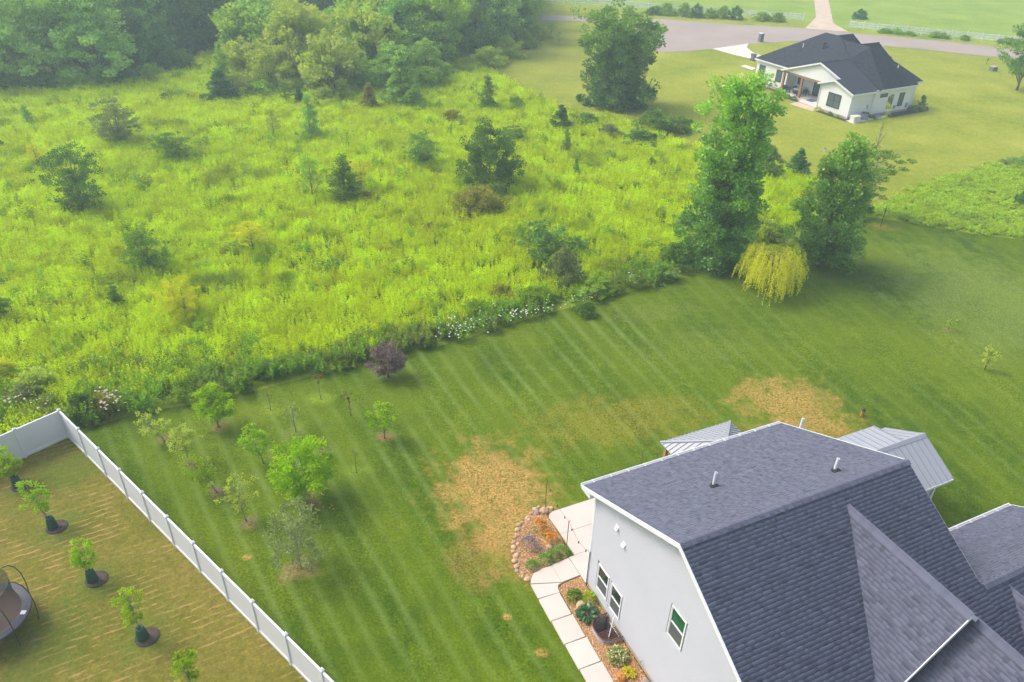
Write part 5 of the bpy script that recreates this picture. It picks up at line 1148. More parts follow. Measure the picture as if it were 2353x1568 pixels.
# ------------------------------------------------------------------ far paddock fences
MT['rail_white'] = simple('rail_white', (0.88, 0.88, 0.88), 0.5, 0.01, 1)
def rail_fence(a, b, label):
    d = b - a; L = d.length; n = int(round(L / 2.6)); st = L / n; e = empty('rail_fence', label, 'fence', a, math.atan2(d.y, d.x))
    m = MB(); m.box((-.08, -.08, 0), (.08, .08, 1.35)); m.add([(-.07,-.07,1.35),(.07,-.07,1.35),(.07,.07,1.35),(-.07,.07,1.35),(0,0,1.42)], [(0,1,4),(1,2,4),(2,3,4),(3,0,4)]); pme = m.mesh('post'); pme.materials.append(MT['rail_white'])
    m = MB(); m.box((.081, -.045, -.11), (st - .081, .045, .11)); rme = m.mesh('rail'); rme.materials.append(MT['rail_white'])
    for i in range(n + 1):
        link('post', pme, None, e, (i * st, 0, 0))
        if i < n:
            for z in (.38, .76, 1.14): link('rail', rme, None, e, (i * st, 0, z))
rail_fence(G(1215, 2), G(1845, 48), 'white three rail paddock fence left of the dirt track'); rail_fence(G(1950, 65), G(2400, 108), 'white three rail paddock fence right of the dirt track')

# ------------------------------------------------------------------ meadow trees, shrubs and the woods
def proto(kind, seed):
    if kind == 'cedar': return tree_meshes('cedar%d' % seed, 6.0, 1.8, cone, 210, .34, 60, .18, .02, seed=seed, droop=.2, flat_=.6, lobes=7)
    if kind == 'airy': return tree_meshes('airy%d' % seed, 5.5, 2.6, oval, 170, .40, 60, .14, .10, seed=seed, stems=3, spread=.6, trunk_r=.06, flat_=.6)
    if kind == 'narrow': return tree_meshes('narrow%d' % seed, 6.0, 1.15, cone, 130, .30, 48, .14, .04, seed=seed, trunk_r=.05, up=.7)
    if kind == 'sapling': return tree_meshes('sapling%d' % seed, 4.0, 1.0, oval, 55, .26, 32, .13, .35, seed=seed, trunk_r=.035, flat_=.6)
    if kind == 'round': return tree_meshes('round%d' % seed, 6.0, 2.7, lambda t: roundp(t) * (1 - .15 * t), 230, .5, 75, .17, .0, seed=seed, inner=.45)
    if kind == 'shrub': return tree_meshes('shrub%d' % seed, 2.0, 1.6, lambda t: (1 - t ** 2.2) ** .6, 110, .32, 60, .15, .02, seed=seed, limb=False, inner=.3)
    if kind == 'frond': return tree_meshes('frond%d' % seed, 2.6, 1.6, lambda t: (1 - t ** 2.5) ** .6, 46, .42, 60, .26, .05, seed=seed, flat_=.35, aspect=.3, droop=.1)
PR = {}
def P_(kind, s): 
    if (kind, s) not in PR: PR[(kind, s)] = proto(kind, 100 + s * 7 + len(kind))
    return PR[(kind, s)]
BASEH = dict(cedar=6.0, airy=5.5, narrow=6.0, sapling=4.0, round=6.0, shrub=2.0, frond=2.6)
BASEW = dict(cedar=3.1, airy=4.3, narrow=2.2, sapling=2.1, round=5.6, shrub=3.0, frond=3.2)
def height_at(px, py, ty):
    """height of a thing standing at a photo position whose top shows at row ty"""
    b = G(px, py); lo, hi = 0.05, 25
    for _ in range(40):
        mid = (lo + hi) / 2; q = b + Vector((0, 0, mid)) - cam.location; y = PH / 2 - FPX * q.dot(_u) / q.dot(_f)
        if y > ty: lo = mid
        else: hi = mid
    return lo
mt_list = [
 # x, base y, top y, width px, kind, mesh seed, leaf, label
 (510, 236, 150, 78, 'cedar', 1, 'cedar', 'dark cedar with a lighter tree rising behind it at the meadow head'),
 (522, 224, 88, 62, 'narrow', 1, 'woodlight', 'light green tree growing out behind the dark cedar'),
 (925, 246, 108, 98, 'cedar', 2, 'woodleaf', 'broad grey green cedar at the right side of the scrub'),
 (958, 255, 165, 36, 'narrow', 2, 'woodleaf', 'narrow tree leaning against the broad grey green cedar'),
 (850, 256, 185, 54, 'cedar', 3, 'brownshrub', 'olive conical cedar left of the broad grey green one'),
 (716, 325, 205, 62, 'narrow', 3, 'woodleaf', 'slender green tree with a straight trunk in the upper meadow'),
 (660, 246, 182, 44, 'sapling', 1, 'bushgreen', 'small green tree next to a dark cedar at the scrub foot'),
 (690, 244, 196, 30, 'cedar', 4, 'cedar', 'small dark cedar behind the slender green tree'),
 (632, 326, 245, 46, 'sapling', 2, 'scrub', 'thin pale sapling left of the slender green tree'),
 (1119, 256, 168, 56, 'narrow', 4, 'bushgreen', 'feathery narrow tree alone in the upper middle meadow'),
 (278, 336, 220, 124, 'airy', 1, 'greyleaf', 'wide airy tree with two leaning stems in the upper left meadow'),
 (403, 372, 300, 96, 'airy', 2, 'bushgreen', 'thin airy tree to the right of the wide airy one'),
 (477, 347, 310, 20, 'sapling', 3, 'bushgreen', 'tiny thin sapling between the airy trees and the slender tree'),
 (190, 490, 325, 148, 'airy', 3, 'darkleaf', 'large dark airy tree in the left meadow'),
 (340, 625, 520, 112, 'airy', 4, 'bushgreen', 'olive green tree with a yellow patch in the left meadow'),
 (583, 585, 505, 96, 'sapling', 4, 'yellowleaf', 'pale yellow sapling with a bent trunk in the middle meadow'),
 (428, 742, 640, 108, 'airy', 5, 'yellowleaf', 'bright yellow tree in the lower left meadow'),
 (272, 718, 642, 52, 'narrow', 5, 'bushgreen', 'thin green sapling left of the bright yellow tree'),
 (720, 467, 350, 72, 'sapling', 5, 'woodlight', 'pale tree with a long bare trunk in the middle meadow'),
 (795, 467, 345, 92, 'narrow', 6, 'bushgreen', 'green feathery tree right of the bare trunked one'),
 (832, 445, 362, 66, 'sapling', 6, 'yellowleaf', 'yellow sapling beside the green feathery tree'),
 (970, 388, 296, 84, 'airy', 6, 'sumac', 'blue green bushy tree left of the round dark tree'),
 (1125, 438, 280, 162, 'round', 1, 'darkleaf', 'large round dark tree in the centre of the meadow'),
 (1180, 330, 288, 60, 'airy', 7, 'darkleaf', 'small dark tree peeping from behind the round dark tree'),
 (1105, 492, 430, 122, 'shrub', 1, 'brownshrub', 'olive brown mounded shrub just below the round dark tree'),
 (1288, 302, 235, 54, 'cedar', 5, 'darkleaf', 'small dark tree left of the broad poplar clump base'),
 (1255, 590, 503, 128, 'frond', 1, 'sumac', 'big sumac thicket with drooping fronds in the lower meadow'),
 (1325, 595, 540, 66, 'frond', 2, 'sumac', 'smaller sumac at the right of the big sumac thicket'),
 (1200, 568, 510, 38, 'frond', 3, 'woodlight', 'pale slender sumac at the left of the big thicket'),
 (1295, 655, 570, 92, 'shrub', 2, 'greyleaf', 'grey green shrub in front of the sumac thicket'),
 (1300, 358, 290, 34, 'narrow', 1, 'woodlight', 'slim light green sapling below the small dark tree'),
 (1323, 405, 360, 22, 'narrow', 2, 'sumac', 'slim bluish sapling below the slim light green one'),
 (1398, 322, 288, 60, 'shrub', 3, 'greyleaf', 'silvery shrub in front of the broad poplar clump'),
 (1345, 292, 262, 80, 'shrub', 4, 'bushgreen', 'green thicket at the left foot of the broad poplar clump'),
 (1500, 305, 255, 96, 'shrub', 5, 'bushgreen', 'dense green thicket at the right foot of the broad poplar clump'),
 (1470, 335, 300, 90, 'shrub', 6, 'darkleaf', 'low dark thicket below the broad poplar clump'),
 (1560, 300, 268, 70, 'shrub', 7, 'bushgreen', 'low green thicket left behind the tallest poplar'),
 (1040, 285, 252, 54, 'shrub', 1, 'brownshrub', 'brownish bush in the upper middle meadow'),
 (1010, 410, 392, 40, 'shrub', 2, 'brownshrub', 'low brown bush below the blue green bushy tree'),
 (838, 462, 442, 60, 'shrub', 3, 'brownshrub', 'low brown bush under the yellow sapling'),
 (50, 590, 572, 56, 'shrub', 4, 'brownshrub', 'low rusty bush at the far left of the meadow'),
 (8, 350, 322, 34, 'shrub', 5, 'darkleaf', 'dark bush cut by the left border in the upper meadow'),
 (5, 745, 680, 60, 'airy', 2, 'darkleaf', 'dark tree cut by the left border in the lower meadow'),
 (20, 880, 830, 80, 'shrub', 6, 'yellowleaf', 'yellow green bush near the left border above the fence'),
 (70, 297, 235, 34, 'narrow', 3, 'woodleaf', 'thin dark sapling at the upper left'),
 (92, 392, 328, 48, 'sapling', 1, 'yellowleaf', 'thin pale yellow sapling left of the large dark airy tree'),
 (380, 235, 215, 30, 'shrub', 7, 'darkleaf', 'small dark bush at the head of the meadow'),
 (583, 272, 252, 22, 'shrub', 1, 'darkleaf', 'tiny dark bush in the upper meadow below the dark cedar'),
 (1025, 190, 165, 30, 'narrow', 4, 'woodleaf', 'small grey green tree in front of the right wood'),
 (1185, 250, 222, 44, 'shrub', 2, 'woodlight', 'pale bush right of the feathery narrow tree'),
 (1462, 440, 420, 40, 'shrub', 3, 'darkleaf', 'low dark bush in the right meadow'),
 (1495, 390, 365, 30, 'shrub', 4, 'bushgreen', 'small green bush in the right meadow'),
 (990, 530, 512, 50, 'shrub', 5, 'brownshrub', 'low dull bush in the middle meadow below the mounded shrub'),
 (1830, 404, 335, 52, 'cedar', 1, 'cedar', 'dark young spruce behind the gap between the two tall poplars'),
 (1760, 372, 335, 70, 'shrub', 6, 'darkleaf', 'dark thicket right behind the tallest poplar crown'),
 (1765, 415, 375, 70, 'shrub', 7, 'bushgreen', 'tangled green shrub below the dark thicket by the tallest poplar'),
 (1720, 400, 365, 60, 'shrub', 1, 'bushgreen', 'green shrub hidden behind the tallest poplar'),
 (2347, 472, 440, 34, 'shrub', 2, 'darkleaf', 'dark bush at the right border in the right hand meadow'),
 (740, 625, 600, 110, 'shrub', 3, 'bushgreen', 'patch of dull weeds with dry stems in the lower middle meadow'),
 (690, 608, 590, 60, 'shrub', 4, 'darkleaf', 'small dark weedy bush left of the dull weed patch'),
 (618, 862, 820, 66, 'frond', 1, 'sumac', 'blue green sumac close to the lawn edge'),
 (560, 895, 866, 44, 'frond', 2, 'sumac', 'small pale sumac right of the bright edge tree'),
 (1365, 680, 640, 66, 'frond', 3, 'woodlight', 'pale feathery plant on the lawn edge right of the daisies'),
 (1225, 700, 660, 70, 'shrub', 5, 'limeleaf', 'lime green shrub above the daisies'),
 (1150, 690, 655, 60, 'shrub', 6, 'brownshrub', 'bronze tinted shrub above the daisies'),
 (1090, 730, 690, 66, 'shrub', 7, 'limeleaf', 'yellow green shrub left above the daisies'),
 (1345, 725, 690, 40, 'shrub', 1, 'bushgreen', 'small green bush on the lawn edge below the sumac'),
 (1545, 610, 560, 90, 'shrub', 2, 'bushgreen', 'leafy green bush at the left foot of the tallest poplar'),
 (1570, 540, 490, 80, 'shrub', 3, 'sumac', 'pale leafy bush behind the left foot of the tallest poplar'),
 (1515, 640, 605, 60, 'shrub', 4, 'poplar', 'poplar suckers on the lawn edge left of the tallest poplar'),
 (1765, 540, 512, 110, 'shrub', 5, 'edgeherb', 'tall dull weeds between the tallest poplar and the dark poplar'),
 (90, 905, 855, 110, 'shrub', 6, 'paleleaf', 'pale leafy shrub behind the fence corner'),
 (60, 935, 890, 90, 'shrub', 7, 'greyleaf', 'dull pink tinged shrub above the back fence'),
 (240, 955, 905, 70, 'shrub', 1, 'brownshrub', 'shrub with faded pink flower heads right of the fence corner'),
 (200, 960, 905, 80, 'shrub', 2, 'bushgreen', 'green weeds crowding the fence corner'),
 (2335, 205, 60, 1, None, 0, None, ''),
]
for (x, y, ty, wpx, kind, s, lm, lab) in mt_list:
    if kind is None: continue
    h = height_at(x, y, ty); b = G(x, y); wd = (G(x + wpx / 2, y) - G(x - wpx / 2, y)).length * (HC - h * .5) / HC
    e = plant_tree('shrub' if kind in ('shrub', 'frond') else ('cedar_tree' if kind == 'cedar' else 'meadow_tree'), lab, 'bush' if kind in ('shrub', 'frond') else 'tree', b, P_(kind, s), lm, sc=(wd / BASEW[kind], wd / BASEW[kind], h / BASEH[kind] * .97))
# scrub belt (pale trees) and woods
WT = [tree_meshes('wood%d' % k, 11.0, 3.6 + .5 * (k % 3), [oval, roundp, column, oval, roundp, vase][k], 95, 1.15, 95, .36, .10, seed=200 + k, inner=.55, trunk_r=.14, flat_=.5, up=.6) for k in range(6)]
CT = [tree_meshes('woodcedar%d' % k, 9.0, 2.5, cone, 110, .6, 60, .34, .03, seed=220 + k, flat_=.6) for k in range(2)]
ST = [tree_meshes('scrub%d' % k, 5.5, 2.4, [oval, roundp, vase][k], 80, .6, 52, .30, .04, seed=240 + k, trunk_r=.06) for k in range(3)]
rw = random.Random(5)
def forest(poly_px, spacing, builder, lim=400):
    poly = [tuple(p) for p in gp(poly_px)]; xs = [p[0] for p in poly]; ys_ = [p[1] for p in poly]; pts = []
    y = min(ys_)
    while y < max(ys_):
        x = min(xs)
        while x < max(xs):
            q = (x + rw.uniform(-.4, .4) * spacing, y + rw.uniform(-.4, .4) * spacing)
            if inside(poly, *q) and abs(q[0]) < q[1] * .74 + 8: pts.append(q)
            x += spacing
        y += spacing * .9
    for p in pts[:lim]: builder(p)
def wood_tree(p, big=1.0, lmset=None):
    r = rw.random(); d = p[1]
    if r < .16: ms, sc, lm, lab = rw.choice(CT), rw.uniform(.8, 1.15), 'cedar', 'dark conifer in the hazy wood'
    else:
        ms = rw.choice(WT); sc = rw.uniform(.85, 1.3) * big; lm, lab = rw.choice([('woodleaf', 'dark leafy tree in the hazy wood')] * 4 + [('woodlight', 'lighter green leafy tree in the hazy wood')] * 2 + [('darkleaf', 'deep green rounded tree in the hazy wood')] * 3)
    side = ' on the left side of the photo' if p[0] < -25 else ' behind the pale scrub' if p[0] < -8 else ' left of the road end'
    plant_tree('forest_tree', lab + side, 'tree', p, ms, lm, sc=sc, group='trees of the hazy wood')
forest([(-60, 214), (60, 205), (200, 196), (330, 183), (400, 170), (470, 140), (520, 112), (580, 100), (700, 60), (700, -60), (-60, -60)], 5.6, wood_tree)
forest([(700, 90), (780, 70), (870, 60), (900, 95), (870, 130), (990, 175), (1060, 155), (1140, 125), (1215, 88), (1222, 55), (1190, 20), (1180, -40), (700, -60)], 5.4, lambda p: wood_tree(p, 1.0))
def scrub_tree(p):
    r = rw.random(); lm = rw.choice(['scrub'] * 5 + ['woodlight'] * 3 + ['paleleaf', 'limeleaf', 'woodleaf'])
    plant_tree('scrub_tree', {'scrub': 'pale yellow green scrub tree in the belt before the woods', 'woodlight': 'light green scrub tree in the belt before the woods', 'paleleaf': 'greyish pale scrub tree in the belt before the woods', 'limeleaf': 'lime coloured scrub tree in the belt before the woods', 'woodleaf': 'darker green scrub tree in the belt before the woods'}[lm], 'tree', p, rw.choice(ST), lm, sc=rw.uniform(.6, 1.15) if rw.random() < .8 else rw.uniform(1.4, 1.9), group='scrub trees between meadow and wood')
forest([(535, 205), (600, 225), (650, 215), (700, 235), (790, 225), (830, 215), (880, 180), (870, 130), (830, 110), (760, 105), (690, 110), (620, 125), (560, 130)], 3.1, scrub_tree)
forest([(830, 215), (900, 215), (980, 200), (1000, 180), (900, 150), (870, 160)], 3.6, lambda p: wood_tree(p, .62))
# low edge bushes along the wood
for (x, y) in ((20, 212), (95, 208), (160, 204), (230, 200), (285, 192), (350, 182), (420, 162), (1000, 190), (1060, 168), (1120, 148), (1165, 130), (1205, 108), (1235, 88), (980, 205), (740, 238), (600, 225), (560, 222)):
    lm = rw.choice(['woodleaf', 'woodlight', 'darkleaf'] if x < 500 else ['woodlight', 'scrub']); h = rw.uniform(1.8, 3.0)
    plant_tree('edge_bush', {'woodleaf': 'dark green bush at the foot of the wood', 'woodlight': 'light green bush at the foot of the wood', 'darkleaf': 'deep green bush at the foot of the wood', 'scrub': 'yellow green bush at the foot of the wood'}[lm] + (' on the left' if x < 500 else ' in the middle' if x < 800 else ' near the road end'), 'bush', G(x, y), P_('shrub', 1 + int(x) % 7), lm, sc=(rw.uniform(1.2, 1.9), rw.uniform(1.2, 1.9), h / 2), group='bushes along the foot of the wood')
# shrubs on the paddock fence
for k, x in enumerate((1505, 1530, 1570, 1600, 1630, 1660, 1690, 1750, 1785)):
    plant_tree('fence_shrub', 'green shrub growing on the left paddock fence', 'bush', G(x, 30 + (x - 1500) * .055 + 4), P_('shrub', 1 + k % 7), 'woodlight' if k % 3 else 'darkleaf', sc=(1.2, .8, rw.uniform(.8, 1.2)), group='shrubs on the left paddock fence')
for k, x in enumerate((2035, 2060, 2090, 2150, 2165, 2215, 2300, 2315, 2330)):
    plant_tree('fence_shrub', 'low green plant at the foot of the right paddock fence', 'bush', G(x, 74 + (x - 2000) * .085), P_('shrub', 1 + k % 7), 'woodlight', sc=(.9, .6, rw.uniform(.35, .55)), group='plants at the right paddock fence')
plant_tree('field_bush', 'lone dark bush in the pasture behind the right paddock fence', 'bush', G(1975, 44), P_('shrub', 4), 'cedar', sc=(.9, .9, .9))
for (x, y, lab) in ((1267, 82, 'left of two small saplings in mulch dots on the mown strip'), (1284, 103, 'right of two small saplings in mulch dots on the mown strip')): plant_tree('sapling', lab, 'sapling', G(x, y), P_('sapling', 1), 'woodleaf', sc=.55)

# ------------------------------------------------------------------ meadow herbs (uncountable): instanced clumps
def stem_clump(seed, nst, rad, h, leaf, nlev, tips=True, droopy=.5, wide=1.0):
    rnd = np.random.default_rng(seed); global RN; RN = rnd; C = []; D = []; T = []; S_ = []
    for i in range(nst):
        a = rnd.uniform(0, 6.28); r = rad * rnd.random() ** .5; x, y = r * math.cos(a), r * math.sin(a); hh = h * rnd.uniform(.72, 1.1); lx, ly = rnd.normal(0, .06, 2); tn = rnd.normal(.5, .16)
        for l in range(nlev):
            t = (l + 1) / nlev; z = hh * (.35 + .65 * t)
            for k in range(3):
                b = rnd.uniform(0, 6.28); s = leaf * (1.15 - .45 * t) * wide; C.append((x + lx * t + math.cos(b) * s * .45, y + ly * t + math.sin(b) * s * .45, z)); D.append((math.cos(b), math.sin(b), .55 - droopy * (1 - t) + rnd.normal(0, .2))); T.append(np.clip(tn + rnd.normal(0, .1) + .18 * (t - .5), 0, 1)); S_.append(s)
        if tips:
            for k in range(3): b = rnd.uniform(0, 6.28); C.append((x + lx, y + ly, hh + .03)); D.append((math.cos(b) * .5, math.sin(b) * .5, 1.0)); T.append(np.clip(tn + .3, 0, 1)); S_.append(leaf * .9)
    V, F, T = leaf_quads(np.array(C), np.array(D, dtype=float), np.array(S_), np.array(T), .42)
    return fast_mesh('clump%d' % seed, V, F, {'tone': T})
def scatter(name, label, cat, meshes, mat, pts, scl, idx=None):
    col = bpy.data.collections.new(name + '_kinds')
    for k, me in enumerate(meshes):
        me.materials.append(mat); o = bpy.data.objects.new('%s_kind_%d' % (name, k), me); col.objects.link(o)
    n = len(pts); me = bpy.data.meshes.new(name); me.vertices.add(n); me.vertices.foreach_set('co', np.asarray(pts, dtype=np.float32).ravel())
    at = me.attributes.new('rot', 'FLOAT_VECTOR', 'POINT'); rot = np.zeros((n, 3), dtype=np.float32); rot[:, 2] = RN.uniform(0, 6.28, n); rot[:, :2] = RN.normal(0, .06, (n, 2)); at.data.foreach_set('vector', rot.ravel())
    at = me.attributes.new('scl', 'FLOAT_VECTOR', 'POINT'); at.data.foreach_set('vector', np.asarray(scl, dtype=np.float32).ravel())
    at = me.attributes.new('idx', 'INT', 'POINT'); at.data.foreach_set('value', RN.integers(0, len(meshes), n).astype(np.int32))
    ob = link(name, me); tag(ob, label, cat, kind='stuff')
    ng = bpy.data.node_groups.new(name, 'GeometryNodeTree'); ng.interface.new_socket('Geometry', in_out='INPUT', socket_type='NodeSocketGeometry'); ng.interface.new_socket('Geometry', in_out='OUTPUT', socket_type='NodeSocketGeometry')
    gi = ng.nodes.new('NodeGroupInput'); go = ng.nodes.new('NodeGroupOutput'); ci = ng.nodes.new('GeometryNodeCollectionInfo'); ci.inputs[0].default_value = col; ci.inputs[1].default_value = True; ci.inputs[2].default_value = True
    ip = ng.nodes.new('GeometryNodeInstanceOnPoints'); ip.inputs['Pick Instance'].default_value = True
    def na(nm, ty): q = ng.nodes.new('GeometryNodeInputNamedAttribute'); q.data_type = ty; q.inputs[0].default_value = nm; return next(s for s in q.outputs if s.enabled)
    L = ng.links; L.new(gi.outputs[0], ip.inputs['Points']); L.new(ci.outputs[0], ip.inputs['Instance']); L.new(na('idx', 'INT'), ip.inputs['Instance Index']); L.new(na('rot', 'FLOAT_VECTOR'), ip.inputs['Rotation']); L.new(na('scl', 'FLOAT_VECTOR'), ip.inputs['Scale']); L.new(ip.outputs[0], go.inputs[0])
    md = ob.modifiers.new('scatter', 'NODES'); md.node_group = ng
    return ob
def poly_points(poly, dens, seed, dens_far=None):
    """random points in a world polygon, thinner with distance"""
    rnd = np.random.default_rng(seed); P = np.array([tuple(p) for p in poly]); lo = P.min(0); hi = P.max(0); n = int(dens * (hi - lo).prod()); X = rnd.uniform(lo, hi, (n, 2))
    c = np.zeros(n, bool); m_ = len(P)
    for i in range(m_):
        x0, y0 = P[i]; x1, y1 = P[(i + 1) % m_]
        if y0 == y1: continue
        c ^= ((y0 > X[:, 1]) != (y1 > X[:, 1])) & (X[:, 0] < (x1 - x0) * (X[:, 1] - y0) / (y1 - y0) + x0)
    X = X[c]; X = X[np.abs(X[:, 0]) < X[:, 1] * .76 + 6]
    return X, rnd
def vnoise(X, s, seed=0):
    r = np.random.default_rng(seed); a = r.uniform(0, 6.28, (6, 1)); k = r.uniform(.5, 1.6, (6, 1)) / s; ph = r.uniform(0, 6.28, (6, 1))
    return (np.sin((X[:, 0][None] * np.cos(a) + X[:, 1][None] * np.sin(a)) * k * 2 + ph)).mean(0)
LIME = (0.52, 0.68, 0.002); LIME2 = (0.74, 0.83, 0.003)
MT['meadow'] = leafmat('meadow', LIME, LIME2, .4, patch=[((0.34, 0.54, 0.02), .54, .76, .05), ((0.64, 0.72, 0.004), .50, .66, .045), ((0.26, 0.36, 0.04), .58, .70, .14), ((0.14, 0.30, 0.02), .60, .70, .30), ((0.40, 0.36, 0.06), .64, .72, .5)], rnd=.24)
MT['vine'] = leafmat('vine', (0.34, 0.52, 0.03), (0.62, 0.76, 0.08), .4, patch=[((0.26, 0.40, 0.10), .5, .66, .12)], rnd=.15)
clumps = [stem_clump(300 + k, 20, .62, 0.88, .125, 5) for k in range(5)]
mead_px = [(950, 802), (850, 835), (760, 855), (640, 885), (480, 925), (330, 945), (205, 985)]
mead_poly = [Vector((-24.3, 31.6)), Vector((-26, 30)), Vector((-60, -5)), Vector((-140, 60)), Vector((-160, 110))] + gp([(0, 205), (200, 190), (330, 178), (460, 140), (520, 112), (700, 100), (880, 150), (1000, 188), (1080, 160)]) + gp([(1085, 158), (1160, 190), (1235, 235), (1310, 268), (1450, 285), (1540, 330), (1700, 372), (1800, 395), (1870, 420), (1940, 448), (1985, 475), (2000, 495)]) + [edge[16], edge[15], edge[14], edge[13], edge[12], edge[11], edge[10], edge[9], edge[8], edge[7], edge[6], edge[5], edge[4], edge[3], edge[2], edge[1], edge[0]]
X, rd = poly_points(mead_poly, 3.4, 1); n = len(X)
ed_ = np.full(n, 1e9)
for p_, q_ in zip(edge[:-6], edge[1:-5]):
    pa = np.array(p_); dq = np.array(q_) - pa; tt_ = np.clip(((X - pa) @ dq) / (dq @ dq), 0, 1); ed_ = np.minimum(ed_, np.linalg.norm(X - pa - tt_[:, None] * dq, axis=1))
X = X[ed_ > 1.5 + .7 * vnoise(X, 2.5, 9)]; n = len(X)
keep = rd.random(n) < np.clip(1.25 - X[:, 1] / 160, .35, 1.0); X = X[keep]; n = len(X)
hv = 1 + .10 * vnoise(X, 6, 3) + .08 * vnoise(X, 2.2, 4); far = 1 + np.clip((X[:, 1] - 50) / 130, 0, .7)
sc = np.stack([far * rd.uniform(.95, 1.3, n), far * rd.uniform(.85, 1.2, n), hv * rd.uniform(.8, 1.15, n)], 1)
scatter('meadow_plants', 'bright yellow green goldenrod meadow filling the middle of the photo', 'meadow', clumps, MT['meadow'], np.column_stack([X, np.zeros(n)]), sc)
Xd, rd2 = poly_points(mead_poly, .055, 12); n = len(Xd)
scatter('meadow_weeds', 'scattered darker weeds standing among the goldenrod', 'weeds', [stem_clump(380 + k, 7, .4, 1.25, .20, 6, False, .5) for k in range(3)], MT['edgeherb'], np.column_stack([Xd, np.zeros(n)]), np.stack([rd2.uniform(.8, 1.8, n)] * 2 + [rd2.uniform(.8, 1.25, n)], 1))
# taller, greener weeds along the lawn edge
def band(pts, w0, w1, dens, seed):
    rnd = np.random.default_rng(seed); out = []
    for p, q in zip(pts[:-1], pts[1:]):
        d = q - p; L = d.length; nrm = Vector((-d.y, d.x)).normalized(); k = int(L * (w1 - w0) * dens)
        for _ in range(k): s = rnd.random(); o = rnd.uniform(w0, w1); v = p + d * s + nrm * o; out.append((v.x, v.y))
    return np.array(out), rnd
Xb, rd = band([Vector((-30, 27.2)), F0 + Vector((-.6, 1.2))] + edge[0:12], -.1, 2.3, 3.0, 8)
Xc, rd = band([Vector((-30, 27.2)), F0 + Vector((-.6, 1.2))] + edge[0:4], 1.0, 5.5, 2.0, 18); Xb = np.concatenate([Xb, Xc]); n = len(Xb)
scatter('edge_weeds', 'taller dark green weeds lining the lawn along the meadow', 'weeds', [stem_clump(320 + k, 9, .45, .95, .17, 6, False, .6, 1.15) for k in range(4)], MT['edgeherb'], np.column_stack([Xb, np.zeros(n)]), np.stack([rd.uniform(.8, 1.2, n)] * 2 + [rd.uniform(.6, 1.35, n)], 1))
# right hand meadow: low broad leaved cover
ne_poly = gp([(2025, 470), (2100, 432), (2200, 402), (2353, 362)]) + [Vector((75, 82)), Vector((75, 52))] + gp([(2353, 548), (2250, 538), (2160, 523), (2010, 500)])
X, rd = poly_points(ne_poly, 3.2, 2); n = len(X)
scatter('vine_meadow', 'low tangled green growth of the right hand meadow', 'meadow', [stem_clump(340 + k, 14, .7, .42, .16, 3, False, .7, 1.2) for k in range(4)], MT['vine'], np.column_stack([X, np.zeros(n)]), np.stack([rd.uniform(.9, 1.4, n)] * 2 + [rd.uniform(.5, 1.2, n)], 1))
# dry tall grass patch left of the daisies
Xg, rd = band(gp([(760, 852), (850, 832), (950, 800), (1010, 790)]), .1, 2.4, 5.0, 9); n = len(Xg)
MT['drygrass'] = leafmat('drygrass', (0.20, 0.26, 0.04), (0.42, 0.42, 0.12), .4)
def tuft(seed, nb, h):
    rnd = np.random.default_rng(seed); global RN; RN = rnd; a = rnd.uniform(0, 6.28, nb); r = rnd.uniform(.02, .22, nb); C = np.stack([np.cos(a) * r, np.sin(a) * r, np.full(nb, h * .45)], 1); D = np.stack([np.cos(a) * .5, np.sin(a) * .5, np.ones(nb)], 1) + rnd.normal(0, .15, (nb, 3))
    V, F, T = leaf_quads(C, D, h * rnd.uniform(.7, 1.2, nb), rnd.random(nb), .06, .5); return fast_mesh('tuft%d' % seed, V, F, {'tone': T})
scatter('tall_grass', 'pale dry tall grass between the purple tree and the daisies', 'grass', [tuft(360 + k, 60, .75) for k in range(3)], MT['drygrass'], np.column_stack([Xg, np.zeros(n)]), np.stack([rd.uniform(.9, 1.5, n)] * 3, 1))
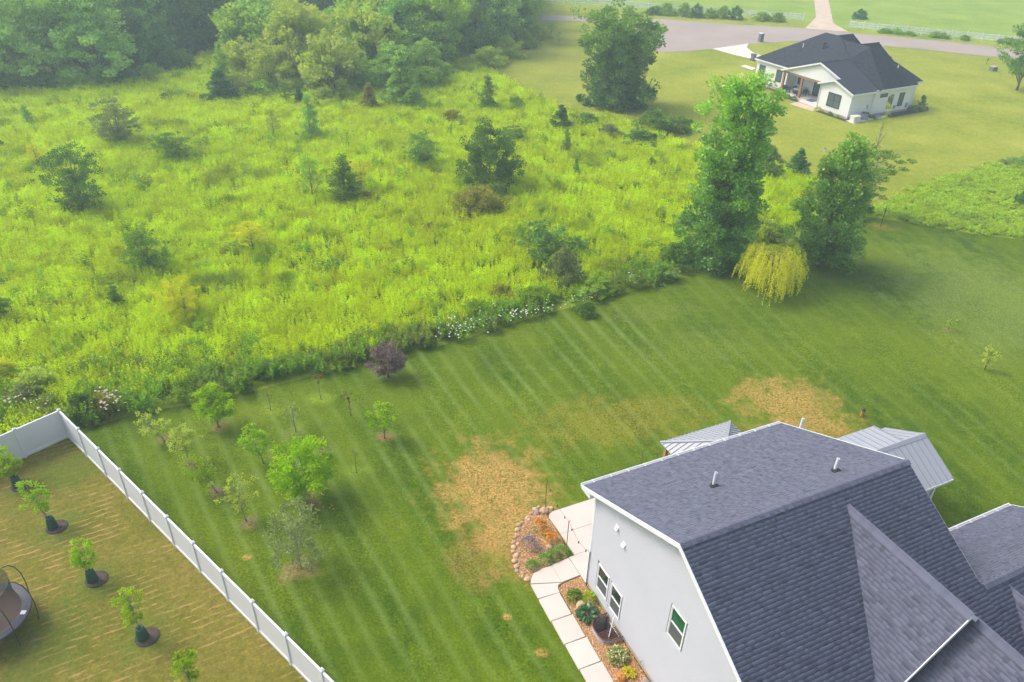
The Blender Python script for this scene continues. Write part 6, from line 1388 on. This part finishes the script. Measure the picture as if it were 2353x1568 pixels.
# white daisies
dz = []
for (x, y, w_, h_, nn) in ((1050, 752, 36, 22, 55), (1100, 738, 50, 20, 26), (1190, 718, 50, 16, 42), (1240, 704, 50, 14, 16), (1330, 682, 25, 12, 10), (1448, 635, 18, 10, 18), (1300, 690, 50, 20, 8), (1100, 700, 90, 30, 10)):
    for _ in range(nn): p = G(x + random.gauss(0, w_ * .5), y + random.gauss(0, h_ * .5), 1.05); dz.append((p.x, p.y, 1.0 + random.uniform(-.15, .2)))
m = MB(); 
for k in range(7): a = k * .9; m.add([(0, 0, 0), (math.cos(a) * .05, math.sin(a) * .05, .01), (math.cos(a + .45) * .058, math.sin(a + .45) * .058, .012), (math.cos(a + .8) * .05, math.sin(a + .8) * .05, .01)], [(0, 1, 2, 3)])
dme = m.mesh('daisy', fix=False); dn = len(dz)
scatter('white_flowers', 'white wildflower heads scattered along the lawn edge of the meadow', 'flowers', [dme], MT['petal_white'], np.array(dz), np.stack([RN.uniform(.4, 1.0, dn)] * 3, 1))
pk2 = []
for (x, y, w_, h_, nn) in ((250, 915, 40, 22, 45), (60, 925, 50, 18, 20)):
    for _ in range(nn): p = G(x + random.gauss(0, w_ * .5), y + random.gauss(0, h_ * .5), 1.25); pk2.append((p.x, p.y, 1.3))
MT['petal_pink'] = simple('petal_pink', (0.52, 0.38, 0.33), 0.8, 0.08)
m = MB()
for k in range(7): a = k * .9; m.add([(0, 0, 0), (math.cos(a) * .08, math.sin(a) * .08, -.01), (math.cos(a + .45) * .09, math.sin(a + .45) * .09, .0), (math.cos(a + .8) * .08, math.sin(a + .8) * .08, -.01)], [(0, 1, 2, 3)])
scatter('pink_flower_heads', 'dusty pink flower heads beside the fence corner', 'flowers', [m.mesh('pinkhead', fix=False)], MT['petal_pink'], np.array(pk2), np.stack([RN.uniform(.4, .9, len(pk2))] * 3, 1))

# ------------------------------------------------------------------ haze
m, t, o = nodes('haze_air'); pv_ = N(t, 'ShaderNodeVolumePrincipled'); pv_.inputs['Color'].default_value = (0.74, 0.95, 0.98, 1); pv_.inputs['Density'].default_value = 0.0015; pv_.inputs['Anisotropy'].default_value = 0.2
t.links.new(pv_.outputs[0], o.inputs['Volume'])
hz = part_box('haze', m, None, (-425, -125, -1.0), (425, 525, 28.0)); hz['kind'] = 'stuff'; tag(hz, 'thin bluish haze over the whole valley', 'haze')
